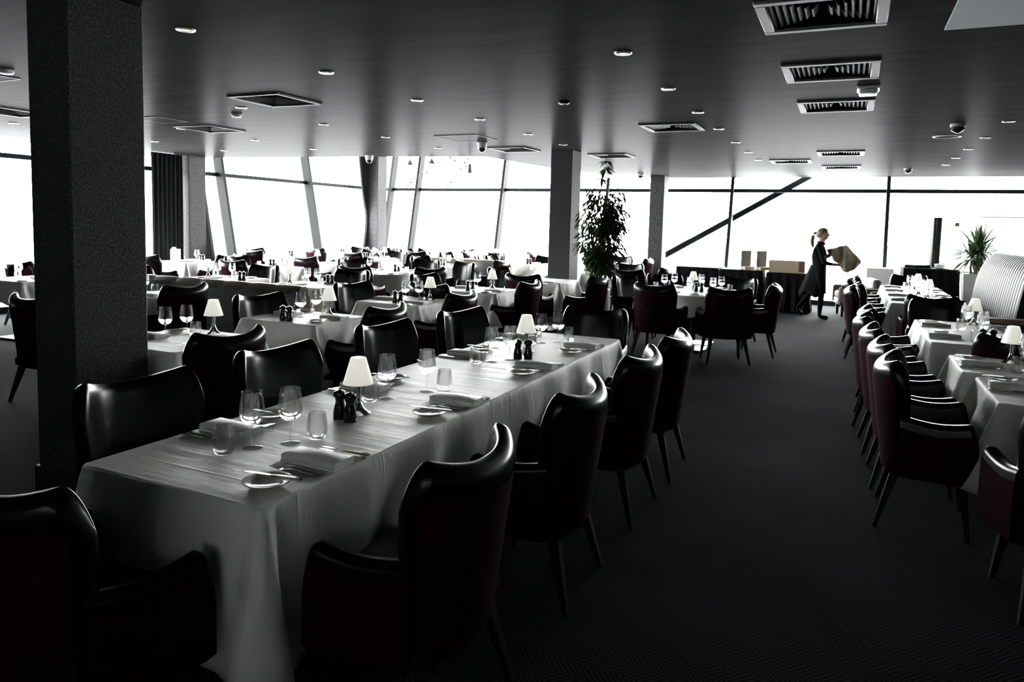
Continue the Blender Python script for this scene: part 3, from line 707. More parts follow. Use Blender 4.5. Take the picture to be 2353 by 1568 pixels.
square(.52, 1.32, 9.86, 13.1, DD, [('W', -1.2, False, 0, 0, ' at the first place'), ('W', -.45, False, 0, 0, ' at the second place'), ('W', .4, False, 0, 0, ' at the third place'), ('W', 1.15, False, 0, 0, ' at the last place'), ('E', -1.1, False, 0, 0, ' at the first place'), ('E', -.2, False, 0, 0, ' at the second place'), ('E', .8, False, 0, 0, ' at the last place')], (1.0, 10.9), (.9, 11.1), False, .3, .5)
lampmills(.98, 12.3, .9, 12.5, DD + "'s far half")
for i, (x, y) in enumerate([(.52, 4.56), (.50, 5.22), (.46, 5.96), (.42, 6.76), (.46, 7.46), (.33, 10.2), (.42, 10.9), (.30, 11.7), (.4, 12.45)]):
    chair(x, y, (-3, 1, 2, -2, 3, 0, 2, -1, 1)[i], 'black wing chair with plum back, %s in the wall-side row from the front' % (ordn + ['ninth'])[i])
chair(.95, 3.81, 97, 'black wing chair before the nearest wall-side table')
chair(1.13, 6.18, 88, 'black wing chair between the second and third wall-side tables')
chair(.90, 8.50, 270, 'black wing chair at the far end of the third wall-side table')
chair(.90, 9.52, 90, 'black wing chair at the near end of the far wall-side table')
chair(.95, 13.45, 268, 'black wing chair at the far end of the far wall-side table')
# tables along the left windows and far left
DL1 = 'the white table left of the dark pillar'
square(-9.75, -8.9, 5.30, 5.95, DL1, [('N', .0, False), ('E', .0, False)], None, None, drop=.26, corner=.42)
chair(-10.45, 6.42, 92, 'black wing chair beyond the white table left of the dark pillar')
chair(-12.0, 7.62, 270, 'black wing chair by the left windows, left of the dark pillar')
chair(-6.1, 3.95, 92, 'black wing chair standing left of the dark pillar')
chair(-7.15, 3.60, 80, 'black wing chair at the left, beside the chair left of the dark pillar')
square(-7.2, -6.42, 4.85, 5.5, 'the small table right beside the dark pillar', [('E', .0, True, .16)], None, None)
DTF = 'the table before the charcoal curtain'
square(-11.5, -10.7, 9.2, 9.9, DTF, [('S', .15, True, .36, 2), ('E', .1, True, .24, 12), ('N', -.1, False)], (-11.35, 9.5), (-10.9, 9.7))
chair(-8.75, 6.98, 86, 'black wing chair just behind the booth back, right of the pillar')
DTA, DTB, DTC, DTD = ['the %s table beyond the booth' % o for o in ('first', 'second', 'third', 'fourth')]
square(-9.35, -8.55, 9.15, 9.82, DTA, [('S', .0, True, .34, 3), ('W', .0, True, .2, 0)], (-8.68, 9.55), (-9.1, 9.6))
square(-9.35, -8.55, 10.75, 11.45, DTB, [('S', .05, True, .25, -3), ('E', .1, True, .15, 10)], (-9.2, 10.95), (-8.8, 11.2))
square(-9.9, -9.1, 12.85, 13.55, DTC, [('S', .0, True, .25, 2), ('N', .1, True, .2)], (-9.3, 13.3), (-9.7, 13.1))
square(-9.45, -8.65, 14.7, 15.4, DTD, [('S', -.03, True, .25, 3), ('E', .05, True, .2), ('W', .0, True, .2)], (-9.2, 15.1), (-8.9, 15.0))
DTE, DTG, DTH = ['the %s table along the left windows' % o for o in ('second', 'third', 'fourth')]
square(-11.75, -10.95, 11.9, 12.6, DTE, [('S', .0, True, .22, 2), ('W', .0, True, .1)], (-11.5, 12.3), (-11.2, 12.4))
square(-11.7, -10.9, 13.9, 14.6, DTG, [('S', -.1, True, .2, 3), ('N', .0, True, .25), ('E', .1, True, .2)], (-11.5, 14.2), (-11.2, 14.2))
square(-11.2, -10.4, 15.6, 16.3, DTH, [('S', .1, True, .2), ('E', .0, True, .25)], None, (-10.8, 15.9))
DTI, DTJ, DTK = 'the table just left of the speckled column', 'the table behind the far booth', 'the window table behind the far booth'
square(-6.5, -5.7, 13.6, 14.3, DTI, [('N', .1, True, .25), ('W', .0, True, .25)], (-6.3, 14.0), (-6.1, 13.9))
square(-7.9, -7.1, 14.0, 14.7, DTJ, [('N', .0, True, .25), ('S', -.1, False), ('W', .05, True, .25)], (-7.3, 14.3), (-7.6, 14.4))
square(-8.3, -7.5, 15.9, 16.6, DTK, [('E', .0, True, .25), ('W', .0, True, .25)], (-7.9, 16.3), (-8.0, 16.1))
D10 = 'the table behind the potted ficus'
square(-4.25, -3.45, 12.05, 12.75, D10, [('N', .15, True, .25), ('S', -.1, False), ('E', .0, True, .38)], (-3.85, 12.55), None)
chair(-3.2, 11.62, 88, 'black wing chair behind the round table by the aisle, right of the ficus')
square(-5.3, -4.5, 15.3, 16.0, 'the window table right of the speckled column', [('N', .1, True, .2), ('E', 0, True, .3)], None, (-4.9, 15.6))
square(-3.3, -2.5, 16.1, 16.8, 'the white table behind the black draped tables', [('W', 0, False)], None, None)
r = tag(MB().rbox((-3.72, 12.25, TZ + .09), (.16, .02, .18), .002, 1).obj('menu_card', M['greyplastic']), 'grey menu card standing on the table behind the potted ficus', 'menu')
for x, y, l in [(-11.25, 9.45, 'white menu card standing on the table before the charcoal curtain'), (-11.35, 12.05, 'white menu card standing on the second table along the left windows')]:
    b = MB(); b.box((-.045, 0, .11), (.004, .15, .22)); b.box((.045, 0, .11), (.004, .15, .22)); b.box((0, 0, .22), (.094, .15, .004)); b.box((0, 0, .002), (.094, .15, .004))
    o = b.obj('menu_card', M['white'], smooth=False); o.location = (x, y, TZ); tag(o, l, 'menu', 'menu holders')
# small vases with dark flowers on far window tables
def mk_vase():
    r = empty('flower_vase'); MB().lathe([(.028, 0), (.035, .04), (.02, .09), (.026, .12)], 14).obj('vase', M['rose'], r)
    b = MB(); q = random.Random(3)
    for k in range(9):
        a = q.uniform(0, 6.28); t = q.uniform(.03, .12); p = (t * math.cos(a), t * math.sin(a), q.uniform(.2, .32)); b.tube([(0, 0, .1), (p[0] * .5, p[1] * .5, .2), p], .003, 5)
        for m in range(4): b.leaf(p, (math.cos(a + m * 1.6), math.sin(a + m * 1.6), .5), .035, .025, .1)
    b.obj('flowers', M['rose'], r); return r
PV = Proto(mk_vase)
PV.place((-10.75, 15.75, TZ), 0, 'small vase of dark flowers on the fourth table along the left windows', 'vase', 'flower vases')
PV.place((-8.9, 15.25, TZ), 0, 'small vase of dark flowers on the fourth table beyond the booth', 'vase', 'flower vases')

# ------------------------------------------------------------------ booths
def booth(x0, x1, y, zt, label, roll='tan', seat=True):
    r = tag(empty('booth_seat', ((x0 + x1) / 2, y, 0)), label, 'booth'); w = x1 - x0
    MB().rbox((0, .03, (zt - .06) / 2 + .02), (w, .10, zt - .08), .012, 2).obj('back_panel', M['greyback'], r)
    n = max(2, round(w / .36)); b = MB(); s = w / n
    for k in range(n):
        xa = -w / 2 + s * k; rows = []
        for i in range(9):
            t = i / 8; e = .90 + .10 * math.sin(PI * t) ** .5; xx = xa + s * t
            rows.append([(xx, .06 + .085 * e * math.cos(a), zt - .075 + .072 * e * math.sin(a)) for a in [2 * PI * q / 14 for q in range(14)]])
        b.loops(rows)
    b.obj('rolled_top', M[roll], r)
    b = MB()
    for k in range(n):
        xa = -w / 2 + s * (k + .5)
        rows = []
        for i in range(9):
            t = i / 8; xx = xa - s / 2 + s * t; e = .6 + .4 * math.sin(PI * t) ** .5
            rows.append([(xx, .08, .44), (xx, .13 + .05 * e, .46), (xx, .12 + .05 * e, zt - .12), (xx, .08, zt - .1)])
        b.loops(rows)
    b.obj('back_cushion', M[roll], r)
    MB().rbox((0, .42, .40), (w, .56, .12), .04, 3).obj('seat_cushion', M[roll], r)
    MB().box((0, .38, .17), (w - .02, .5, .34)).obj('plinth', M['greyback'], r, smooth=False)
booth(-8.6, -5.26, 5.98, .88, 'long booth with scalloped brown leather top behind the dark pillar')
booth(-8.15, -5.98, 12.72, .87, 'shorter far booth with brown leather top and grey back')
# pale channelled wall banquette, leaning back
r = tag(empty('banquette', (1.72, 9.9, 0)), 'pale channelled leather banquette with tall back by the wall-side tables', 'banquette')
b = MB(); y0, y1 = -1.25, 1.55; n = 24; s = (y1 - y0) / n
for k in range(n):
    ya = y0 + s * k; rows = []
    for i in range(6):
        t = i / 5; e = .35 + .65 * math.sin(PI * t) ** .6; yy = ya + s * t
        endf = max(0., (yy - (y1 - .25)) / .25); dz = -.10 * endf ** 2.5
        pr = [(-.17, .46), (-.163, .58), (-.15, .7), (-.133, .85), (-.11, 1.), (-.088, 1.12 + dz * .5), (-.06, 1.22 + dz * .8), (-.03, 1.29 + dz), (.005, 1.335 + dz), (.045, 1.358 + dz), (.09, 1.365 + dz), (.13, 1.358 + dz), (.165, 1.335 + dz)]
        rows.append([(x - .022 * e * (1 if z < 1.3 else .4), yy, z + (.010 * e if z > 1.3 else 0)) for x, z in pr] + [(.24, yy, 1.2 + dz), (.24, yy, .4)])
    b.loops(rows)
b.obj('backrest', M['pale'], r, ang=50)
MB().rbox((-.38, .05, .40), (.5, 2.55, .13), .04, 3).obj('seat_cushion', M['pale'], r)
MB().box((-.06, .05, .16), (.9, 2.5, .32)).obj('plinth', M['greyback'], r, smooth=False)
for k in (9, 17):
    ya = y0 + s * k
    MB().tube([(-.175, ya, .48), (-.155, ya, .7), (-.115, ya, 1.0), (-.065, ya, 1.25), (-.005, ya, 1.337), (.09, ya, 1.366)], .006, 6).obj('seam', M['seam'], r)
r = tag(empty('divider', (1.82, 8.42, 0)), 'low dark divider with brown wooden cap before the pale banquette', 'divider')
MB().box((0, 0, .37), (1.0, .08, .74)).obj('panel', M['leg'], r, smooth=False); MB().rbox((0, 0, .765), (1.06, .14, .05), .008, 1).obj('cap', M['wood'], r)

# ------------------------------------------------------------------ service tables
def draped(x0, x1, y0, y1, h, label):
    r = tag(empty('service_table', ((x0 + x1) / 2, (y0 + y1) / 2, 0)), label, 'table', 'black draped service tables')
    hx, hy = (x1 - x0) / 2, (y1 - y0) / 2
    MB().rbox((0, 0, h - .015), (2 * hx, 2 * hy, .03), .006, 1).obj('table_top', M['blackcloth'], r)
    rows = []
    for z, o in ((h - .01, .004), (h - .2, .012), (.3, .03), (.02, .05)):
        row = []
        for q in range(4):
            ax, ay = [(-hx, -hy), (hx, -hy), (hx, hy), (-hx, hy)][q]; bx, by = [(hx, -hy), (hx, hy), (-hx, hy), (-hx, -hy)][q]
            L = math.hypot(bx - ax, by - ay); nx, ny = (by - ay) / L, -(bx - ax) / L
            m = max(6, int(L / .05))
            for i in range(m): t = i / m; w = o * (1 + .8 * math.sin(i * 1.9 + q)); row.append((ax + (bx - ax) * t + nx * w, ay + (by - ay) * t + ny * w, z))
        rows.append(row)
    MB().loops(rows, cap=False).obj('skirt', M['blackcloth'], r)
draped(-1.42, -.66, 14.92, 15.6, .77, 'black draped service table with the cardboard box, beside the waitress')
draped(-2.32, -1.5, 14.98, 15.6, .79, 'black draped service table in the middle of its row')
draped(-3.2, -2.36, 15.0, 15.6, .80, 'black draped service table nearest the grey far column')
draped(.98, 1.88, 15.45, 16.1, .95, 'tall black draped sideboard before the glass screen')
r = tag(empty('cardboard_box', (-1.06, 15.2, .77)), 'open brown cardboard box on a black draped service table', 'box')
b = MB()
for c, d in (((0, -.17, .115), (.66, .006, .23)), ((0, .17, .115), (.66, .006, .23)), ((-.327, 0, .115), (.006, .34, .23)), ((.327, 0, .115), (.006, .34, .23)), ((0, 0, .004), (.65, .33, .006))): b.box(c, d)
b.obj('body', M['card'], r, smooth=False)
MB().box((.27, -.1745, .125), (.10, .004, .20)).obj('label_patch', M['tape'], r, smooth=False)
MB().box((.3315, 0, .12), (.003, .12, .22)).obj('tape', M['tape'], r, smooth=False)
def bookend(x, label):
    r = tag(empty('display_stand', (x, 15.3, .79)), label, 'stand', 'cream display stands')
    r.rotation_euler = (0, 0, math.radians(-38))
    MB().box((0, 0, .19), (.016, .26, .38)).obj('upright', M['cream'], r, smooth=False); MB().box((.06, 0, .03), (.12, .26, .06)).obj('foot', M['card'], r, smooth=False)
bookend(-1.86, 'cream display stand, left one beside the cardboard box'); bookend(-1.56, 'cream display stand, right one beside the cardboard box')
# sideboard items
for k in range(6):
    o = MB().lathe([(.07, 0), (.12, .012), (.125, .016), (.11, .014), (.06, .006)], 24).obj('serving_plate', M['china']); o.location = (1.62, 15.72, .952 + .014 * k)
    tag(o, 'white serving plate %s in the stack on the tall black sideboard' % ('at the bottom', 'second from bottom', 'third from bottom', 'third from top', 'second from top', 'at the top')[k], 'plate', 'stacked serving plates')
o = MB().rbox((0, 0, .03), (.44, .3, .06), .012, 2).obj('tray', M['black']); o.location = (1.22, 15.75, .95); tag(o, 'black tray on the tall black sideboard', 'tray')
# white low cabinet
r = tag(empty('white_cabinet', (.62, 16.6, 0)), 'low white cabinet by the far window left of the black sideboard', 'cabinet')
MB().rbox((0, 0, .44), (.5, .45, .88), .01, 1).obj('body', M['white'], r); MB().box((0, -.23, .45), (.46, .012, .78)).obj('door', M['white'], r, smooth=False)
# glass screen and post
r = tag(empty('glass_screen', (2.6, 16.35, 0)), 'clear glass screen on a thick round black post behind the yucca', 'screen')
MB().lathe([(.105, 0), (.105, 1.92)], 28, (-1.05, 0, 0)).obj('post', M['black'], r)
MB().box((.35, 0, 1.42), (3.0, .012, 1.04)).obj('pane', M['screen_glass'], r, smooth=False)
MB().box((.35, 0, 1.945), (3.0, .014, .012)).obj('top_edge', mat('glass edge', (.18, .42, .38), .2), r, smooth=False)
MB().box((.35, 0, .86), (3.0, .05, .06)).obj('rail', M['black'], r, smooth=False)
# yucca in tall planter
r = tag(empty('yucca', (2.1, 15.35, 0)), 'spiky yucca in a tall white tapered planter', 'plant')
MB().loops([[(sx * w, sy * w, z) for sx, sy in ((-1, -1), (1, -1), (1, 1), (-1, 1))] for w, z in ((.13, 0), (.185, .88), (.185, .90), (.165, .90), (.16, .84))]).obj('planter', M['planter'], r, smooth=False)
MB().box((0, 0, .83), (.31, .31, .03)).obj('soil', M['soil'], r, smooth=False)
b = MB(); b.tube([(.02, 0, .83), (.03, 0, 1.1), (.05, .01, 1.3)], [.035, .03, .025], 8); b.tube([(-.04, .02, .83), (-.06, .02, 1.0), (-.05, .02, 1.15)], [.02, .018, .015], 8); b.obj('trunk', M['stem'], r)
b = MB(); q = random.Random(5)
for c, k0 in (((.05, .01, 1.32), 90), ((-.05, .02, 1.17), 60), ((.1, .0, 1.2), 40)):
    for k in range(k0):
        a = q.uniform(0, 6.28); el = q.uniform(-.55, 1.5); L = q.uniform(.36, .60)
        b.leaf(c, (math.cos(a) * math.cos(el), math.sin(a) * math.cos(el), math.sin(el)), L, .046, .25 if el < .9 else .02)
b.tube([(.0, 0, 1.3), (-.12, -.01, 1.52), (-.24, -.015, 1.66), (-.31, -.02, 1.74)], [.012, .014, .01, .004], 6)
b.obj('foliage', M['yucca'], r)
o = MB().box((0, 0, 0), (.07, .006, .07), .2).obj('plant_tag', M['card'], r, smooth=False); o.location = (-.32, -.02, 1.78)
# ficus in grey cylinder pot
r = tag(empty('ficus', (-3.38, 10.42, 0)), 'tall bushy ficus in a grey cylinder pot beside the speckled column', 'plant')
MB().lathe([(.165, 0), (.17, .01), (.17, .62), (.17, .64), (.15, .64), (.15, .58)], 36).obj('pot', M['greypot'], r)
b = MB(); fl = MB(); q = random.Random(11)
for k in range(13):
    a = 2.4 * k; r0 = q.uniform(.01, .1); top = (math.cos(a) * q.uniform(.05, .33), math.sin(a) * q.uniform(.05, .33), q.uniform(1.2, 2.0))
    b.tube([(math.cos(a) * r0, math.sin(a) * r0, .55), (math.cos(a) * r0 * 1.3 + q.uniform(-.02, .02), math.sin(a) * r0 * 1.3, .95), top], [.009, .008, .005], 6)
b.obj('stem', M['stem'], r)
cl = [(q.uniform(0, 6.28), q.uniform(.9, 2.05), q.uniform(.2, .8)) for _ in range(26)]
for k in range(2900):
    z = q.triangular(.86, 2.1, 1.62); rr = .37 * math.sqrt(max(.02, 1 - ((z - 1.66) / .56) ** 2)) if z > 1.3 else .12 + .20 * (z - .86) / .44
    a = q.uniform(0, 6.28); d = rr * q.uniform(.2, 1.) ** .6
    if z > 1.2 and k % 3:
        ca, cz, cd = cl[k % 26]; a = ca + q.gauss(0, .38); z = cz + q.gauss(0, .10); d = .40 * cd + q.gauss(0, .05)
        if z < 1.2: d *= .5
    p = (math.cos(a) * d + (.02 if z > 1.5 else 0), math.sin(a) * d, z); fl.leaf(p, (math.cos(a + q.uniform(-1, 1)), math.sin(a + q.uniform(-1, 1)), q.uniform(-.7, .35)), q.uniform(.08, .13), .042, .45)
fl.obj('foliage', M['leaf'], r)
# hanging upside-down plant by the column
def hang(x, y, ztop, tiers, label, roof):
    r = tag(empty('hanging_plant', (x, y, ztop)), label, 'plant')
    MB().rbox((0, 0, -.01), (.16, .05, .02), .004, 1).obj('bracket', M['stem'], r)
    b = MB(); f = MB(); q = random.Random(int(x * 100) % 97)
    for k, (dx, dz, n, L) in enumerate(tiers):
        b.tube([(dx * .3, 0, -.01), (dx, 0, dz)], .003, 5); b.tube([(dx * .3 + .03, 0, -.01), (dx + .03, 0, dz)], .002, 5)
        for m in range(n): a = q.uniform(0, 6.28); f.leaf((dx, 0, dz), (math.cos(a), math.sin(a), q.uniform(-.9, .5)), L * q.uniform(.7, 1.2), L * .32, .5)
    b.obj('string', M['stem'], r); f.obj('foliage', M['leaf'], r)
hang(-3.93, 12.25, H, [(.02, -.08, 10, .17), (.0, -.2, 15, .20), (-.05, -.38, 9, .17)], 'leafy plant hanging on strings from the ceiling right of the speckled column', H)
def pendant(x, y, z, label, m='greyplastic'):
    r = tag(empty('pendant_lamp', (x, y, z)), label, 'lamp', 'cone pendants in the window bay')
    MB().lathe([(.075, -.1), (.072, -.1), (.012, .0), (.012, .04)], 20).obj('shade', M[m], r); MB().tube([(0, 0, .03), (0, 0, 4.4 - z)], .004, 6).obj('cord', M['seam'], r)
pendant(-7.95, 12.2, 2.80, 'small dark cone pendant in the window bay, left one'); pendant(-7.45, 12.2, 2.82, 'small dark cone pendant in the window bay, right one')
r = tag(empty('hanging_planter', (-6.55, 12.1, 2.66)), 'grey upside-down planter hanging in the window bay with a leaf trailing', 'plant')
MB().lathe([(.03, .04), (.045, -.13), (.04, -.13)], 20).obj('pot', M['greyplastic'], r); MB().tube([(0, 0, .03), (0, 0, 1.74)], .003, 6).obj('cord', M['seam'], r)
b = MB(); b.leaf((0, 0, -.12), (.5, 0, -1), .14, .03, .2); b.leaf((0, 0, -.12), (-.4, 0, -1), .07, .04, .2); b.obj('foliage', M['leaf'], r)
r = tag(empty('blossom_garland', (-7.6, 12.6, 2.6)), 'magenta blossom garlands hanging in the window bay', 'garland')
b = MB(); f = MB(); q = random.Random(21)
for (x0, z0, x1, z1, n) in ((-.75, -.32, .25, .26, 22), (.25, -.35, .75, .24, 18), (.3, .3, .62, .1, 12)):
    b.tube([(x0 + (x1 - x0) * i / 8, .05 * math.sin(i), z0 + (z1 - z0) * i / 8) for i in range(9)], .0022, 5)
    b.tube([(x1, 0, z1), (x1, 0, 1.8)], .0015, 4)
    for k in range(n):
        t = q.random(); p = (x0 + (x1 - x0) * t + q.uniform(-.03, .03), q.uniform(-.05, .05), z0 + (z1 - z0) * t + q.uniform(-.03, .03))
        for m in range(3): a = q.uniform(0, 6.28); f.leaf(p, (math.cos(a), math.sin(a), q.uniform(-.5, .5)), .06, .05, .1)
b.obj('stem', M['stem'], r); f.obj('blossom', M['petal'], r)

# ------------------------------------------------------------------ lounge armchairs by the far window
def lounge(x, y, face, label):
    r = tag(empty('lounge_chair', (x, y, 0), math.radians(face - 90)), label, 'armchair', 'low tub armchairs by the far window')
    MB().rbox((0, -.30, .50), (.70, .14, .46), .05, 3).obj('backrest', M['lounge'], r)
    for s in (-1, 1): MB().rbox((s * .32, .02, .40), (.11, .66, .34), .05, 3).obj('armrest', M['lounge'], r)
    MB().rbox((0, .05, .40), (.52, .56, .14), .045, 3).obj('seat_cushion', M['cream'], r)
    MB().rbox((0, .0, .28), (.66, .66, .12), .02, 2).obj('seat_frame', M['lounge'], r)
    for sx in (-1, 1):
        for sy in (-1, 1): MB().loops([[(sx * .26 + a * .02, sy * .26 + c * .02, 0) for a, c in ((-1, -1), (1, -1), (1, 1), (-1, 1))], [(sx * .26 + a * .028, sy * .26 + c * .028, .24) for a, c in ((-1, -1), (1, -1), (1, 1), (-1, 1))]]).obj('leg', M['leg'], r, smooth=False)
lounge(.18, 15.2, 190, 'low grey tub armchair with cream seat beside the waitress'); lounge(.62, 14.4, 200, 'low grey tub armchair behind the far wall-side table')
chair(3.0, 14.6, 180, 'dark wing chair behind the pale banquette by the glass screen')

# ------------------------------------------------------------------ waitress
def skin_mesh(nodes, edges, root):
    me = bpy.data.meshes.new('tmp'); me.from_pydata([n[0] for n in nodes], edges, [])
    o = bpy.data.objects.new('tmp', me); C.objects.link(o)
    sk = o.modifiers.new('skin', 'SKIN'); sk.use_smooth_shade = True
    sv = me.skin_vertices[0].data
    for i, n in enumerate(nodes): sv[i].radius = n[1] if isinstance(n[1], tuple) else (n[1], n[1]); sv[i].use_root = (i == root)
    sb = o.modifiers.new('sub', 'SUBSURF'); sb.levels = 2; sb.render_levels = 2
    dg = bpy.context.evaluated_depsgraph_get(); ev = o.evaluated_get(dg); out = bpy.data.meshes.new_from_object(ev)
    bpy.data.objects.remove(o); bpy.data.meshes.remove(me); return out
px, py = -.45, 14.30
wr = tag(empty('person', (px, py, 0)), 'person in black clothes with a ponytail walking and folding a khaki cloth', 'person')
nd = [((0, 0, .92), (.15, .125)), ((0, 0, 1.03), (.135, .112)), ((-.015, 0, 1.16), (.145, .12)), ((-.02, 0, 1.28), (.15, .115)), ((-.005, 0, 1.36), (.075, .075)), ((.012, 0, 1.41), (.055, .055)),
      ((.038, 0, 1.475), (.078, .066)), ((.030, 0, 1.555), (.100, .085)), ((.022, 0, 1.615), (.07, .065)),
      # near arm (her right)
      ((-.02, -.155, 1.325), .055), ((.03, -.20, 1.17), .043), ((.075, -.215, 1.045), .042), ((.15, -.19, 1.02), .037), ((.225, -.16, 1.01), .028), ((.275, -.15, 1.005), (.028, .019)),
      # far arm
      ((-.02, .155, 1.325), .055), ((.06, .19, 1.20), .043), ((.11, .19, 1.125), .042), ((.19, .14, 1.195), .037), ((.26, .08, 1.265), .028), ((.30, .06, 1.295), (.028, .019)),
      # standing leg
      ((.01, -.085, .84), (.098, .095)), ((.04, -.085, .66), .078), ((.065, -.08, .48), .058), ((.055, -.08, .30), .055), ((.05, -.075, .10), .036), ((.055, -.075, .045), (.04, .035)), ((.14, -.08, .035), (.042, .026)), ((.20, -.085, .03), (.030, .02)),
      # trailing leg
      ((-.01, .085, .84), (.098, .095)), ((-.05, .085, .67), .078), ((-.10, .085, .50), .058), ((-.20, .085, .35), .054), ((-.32, .085, .20), .036), ((-.345, .085, .15), (.038, .034)), ((-.285, .085, .075), (.04, .026)), ((-.245, .085, .035), (.03, .02)),
      # nose and chin
      ((.06, 0, 1.515), (.05, .05))]
ed = [(0, 1), (1, 2), (2, 3), (3, 4), (4, 5), (5, 6), (6, 7), (7, 8), (3, 9), (9, 10), (10, 11), (11, 12), (12, 13), (13, 14), (3, 15), (15, 16), (16, 17), (17, 18), (18, 19), (19, 20),
      (0, 21), (21, 22), (22, 23), (23, 24), (24, 25), (25, 26), (26, 27), (27, 28), (0, 29), (29, 30), (30, 31), (31, 32), (32, 33), (33, 34), (34, 35), (35, 36), (6, 37)]
# fingers and thumb on each hand
def fingers(hand, d, side):
    base = Vector(nd[hand][0]); d = Vector(d).normalized(); u = Vector((0, 0, 1)); s = d.cross(u).normalized()
    for k, (o, L) in enumerate(((-.021, .050), (-.007, .058), (.007, .055), (.021, .045))):
        p = base + d * .025 + u * o * .9; i = len(nd)
        nd.append((tuple(p), .0085)); nd.append((tuple(p + d * L * .55 + s * .006 * side), .0078)); nd.append((tuple(p + d * L * .8 + s * .028 * side), .0065)); ed.extend([(hand, i), (i, i + 1), (i + 1, i + 2)])
    p = base + d * .0 + u * .024; i = len(nd)
    nd.append((tuple(p), .009)); nd.append((tuple(p + d * .03 + u * .022 + s * .012 * side), .0075)); ed.extend([(hand, i), (i, i + 1)])
fingers(14, (1, .1, 0), -1); fingers(20, (.8, -.2, .5), 1)
HC = Vector((.028, 0, 1.548))
def head_r(d):
    x, y, z = d
    ex = .096 if x > 0 else .102; ez = .104 if z > 0 else .122; ey = .076 - (.018 * min(1, -z * 1.3) if z < 0 else 0)
    r = 1 / math.sqrt((x / ex) ** 2 + (y / ey) ** 2 + (z / ez) ** 2)
    g = lambda ax, ay, az, s: math.exp(-((Vector(d) - Vector((ax, ay, az)).normalized()).length / s) ** 2)
    r += .024 * g(1, 0, -.22, .15) + .010 * g(1, 0, -.05, .14) + .005 * g(1, 0, .22, .25) + .006 * g(1, 0, -.58, .16) + .013 * g(.9, 0, -1.05, .25)
    r -= .007 * (g(1, .36, .03, .16) + g(1, -.36, .03, .16)) + .004 * g(1, 0, -.70, .07)
    return r
me = skin_mesh(nd, ed, 0); me.name = 'body'
hb = bmesh.new(); hb.from_mesh(me)
hf = [f for f in hb.faces if f.calc_center_median().z > 1.40 and abs(f.calc_center_median().y) < .13 and f.calc_center_median().x < .17]
bmesh.ops.subdivide_edges(hb, edges=list({e for f in hf for e in f.edges}), cuts=3, use_grid_fill=True)
for v in hb.verts:
    if v.co.z > 1.425 and abs(v.co.y) < .14 and v.co.x < .19:
        d = v.co - HC; w_ = max(0., min(1., (v.co.z - 1.425) / .04)); w_ = w_ * w_ * (3 - 2 * w_)
        if d.length > 1e-5: dn = d.normalized(); v.co = v.co.lerp(HC + dn * head_r(dn), w_)
hb.to_mesh(me); hb.free()
for m in ('shirt', 'skin', 'shoe'): me.materials.append(M[m])
for p in me.polygons:
    c = p.center
    if c.z > 1.40 and abs(c.y) < .13 and c.x < .16: p.material_index = 1
    elif (c.x > .215 and c.z > .9): p.material_index = 1
    elif c.z < .075 or (c.x < -.24 and c.z < .15): p.material_index = 2
    p.use_smooth = True
o = bpy.data.objects.new('body', me); C.objects.link(o); o.parent = wr
hb = bmesh.new(); bmesh.ops.create_uvsphere(hb, u_segments=48, v_segments=32, radius=1.)
dele = []
for v in hb.verts:
    d = v.co.normalized(); x, y, z = d
    face = x > .30 and z < .60 - .15 * abs(y)
    side = x > -.12 and z < .12 and not face
    if face or side or z < -.62: dele.append(v)
    v.co = HC + d * (head_r(d) + .010 + .002 * math.sin(26 * math.atan2(y, z + .3)))
bmesh.ops.delete(hb, geom=dele, context='VERTS')
hm = bpy.data.meshes.new('hair'); hb.to_mesh(hm); hb.free(); hm.materials.append(M['hair'])
for p in hm.polygons: p.use_smooth = True
o = bpy.data.objects.new('hair', hm); C.objects.link(o); o.parent = wr
md = o.modifiers.new('thick', 'SOLIDIFY'); md.thickness = .014; md.offset = -1
MB().tube([(-.05, 0, 1.57), (-.088, .002, 1.566), (-.115, .004, 1.555), (-.137, .004, 1.50), (-.147, .004, 1.43), (-.143, .0, 1.37), (-.130, 0, 1.32), (-.118, 0, 1.29)], [.016, .022, .030, .036, .037, .032, .02, .005], 16).obj('ponytail', M['hair'], wr)
MB().lathe([(.085, 1.345), (.066, 1.385), (.060, 1.415), (.055, 1.415), (.055, 1.36)], 24, (.006, 0, 0)).obj('collar', M['shirt'], wr)
for s_ in (-1, 1):
    d = Vector((.02, s_, -.10)).normalized(); p = HC + d * head_r(d)
    MB().lathe([(.002, -.026), (.014, -.018), (.018, .004), (.014, .020), (.004, .026)], 12, tuple(p - Vector((.008, s_ * .006, 0)))).obj('ear', M['skin'], wr)
    d = Vector((1, .36 * s_, .04)).normalized(); p = HC + d * (head_r(d) - .004)
    MB().lathe([(.001, -.006), (.0065, -.003), (.0065, .003), (.001, .006)], 10, tuple(p)).obj('eye', M['black'], wr)
d = Vector((1, 0, -.68)).normalized(); p = HC + d * (head_r(d) - .003)
MB().rbox(tuple(p), (.008, .036, .006), .002, 1).obj('mouth', M['tape'], wr)
# apron: wraps the hips and falls behind the stride
rows = []
for j in range(11):
    t = j / 10; z = .98 - .54 * t; rw = []
    for i in range(33):
        a = .75 + 4.9 * i / 32; k = 1 + .12 * t + .06 * t * math.sin(a * 7); back = max(0, -math.cos(a))
        rw.append((.142 * k * math.cos(a) * (1 + .25 * t) - .10 * t * back - .03 * t, .122 * k * math.sin(a), z + .05 * t * math.sin(a * 5)))
    rows.append(rw)
f = MB(); f.loops(rows, closed=False, cap=False); o = f.obj('apron', M['blackcloth'], wr); md = o.modifiers.new('cloth', 'SOLIDIFY'); md.thickness = .006
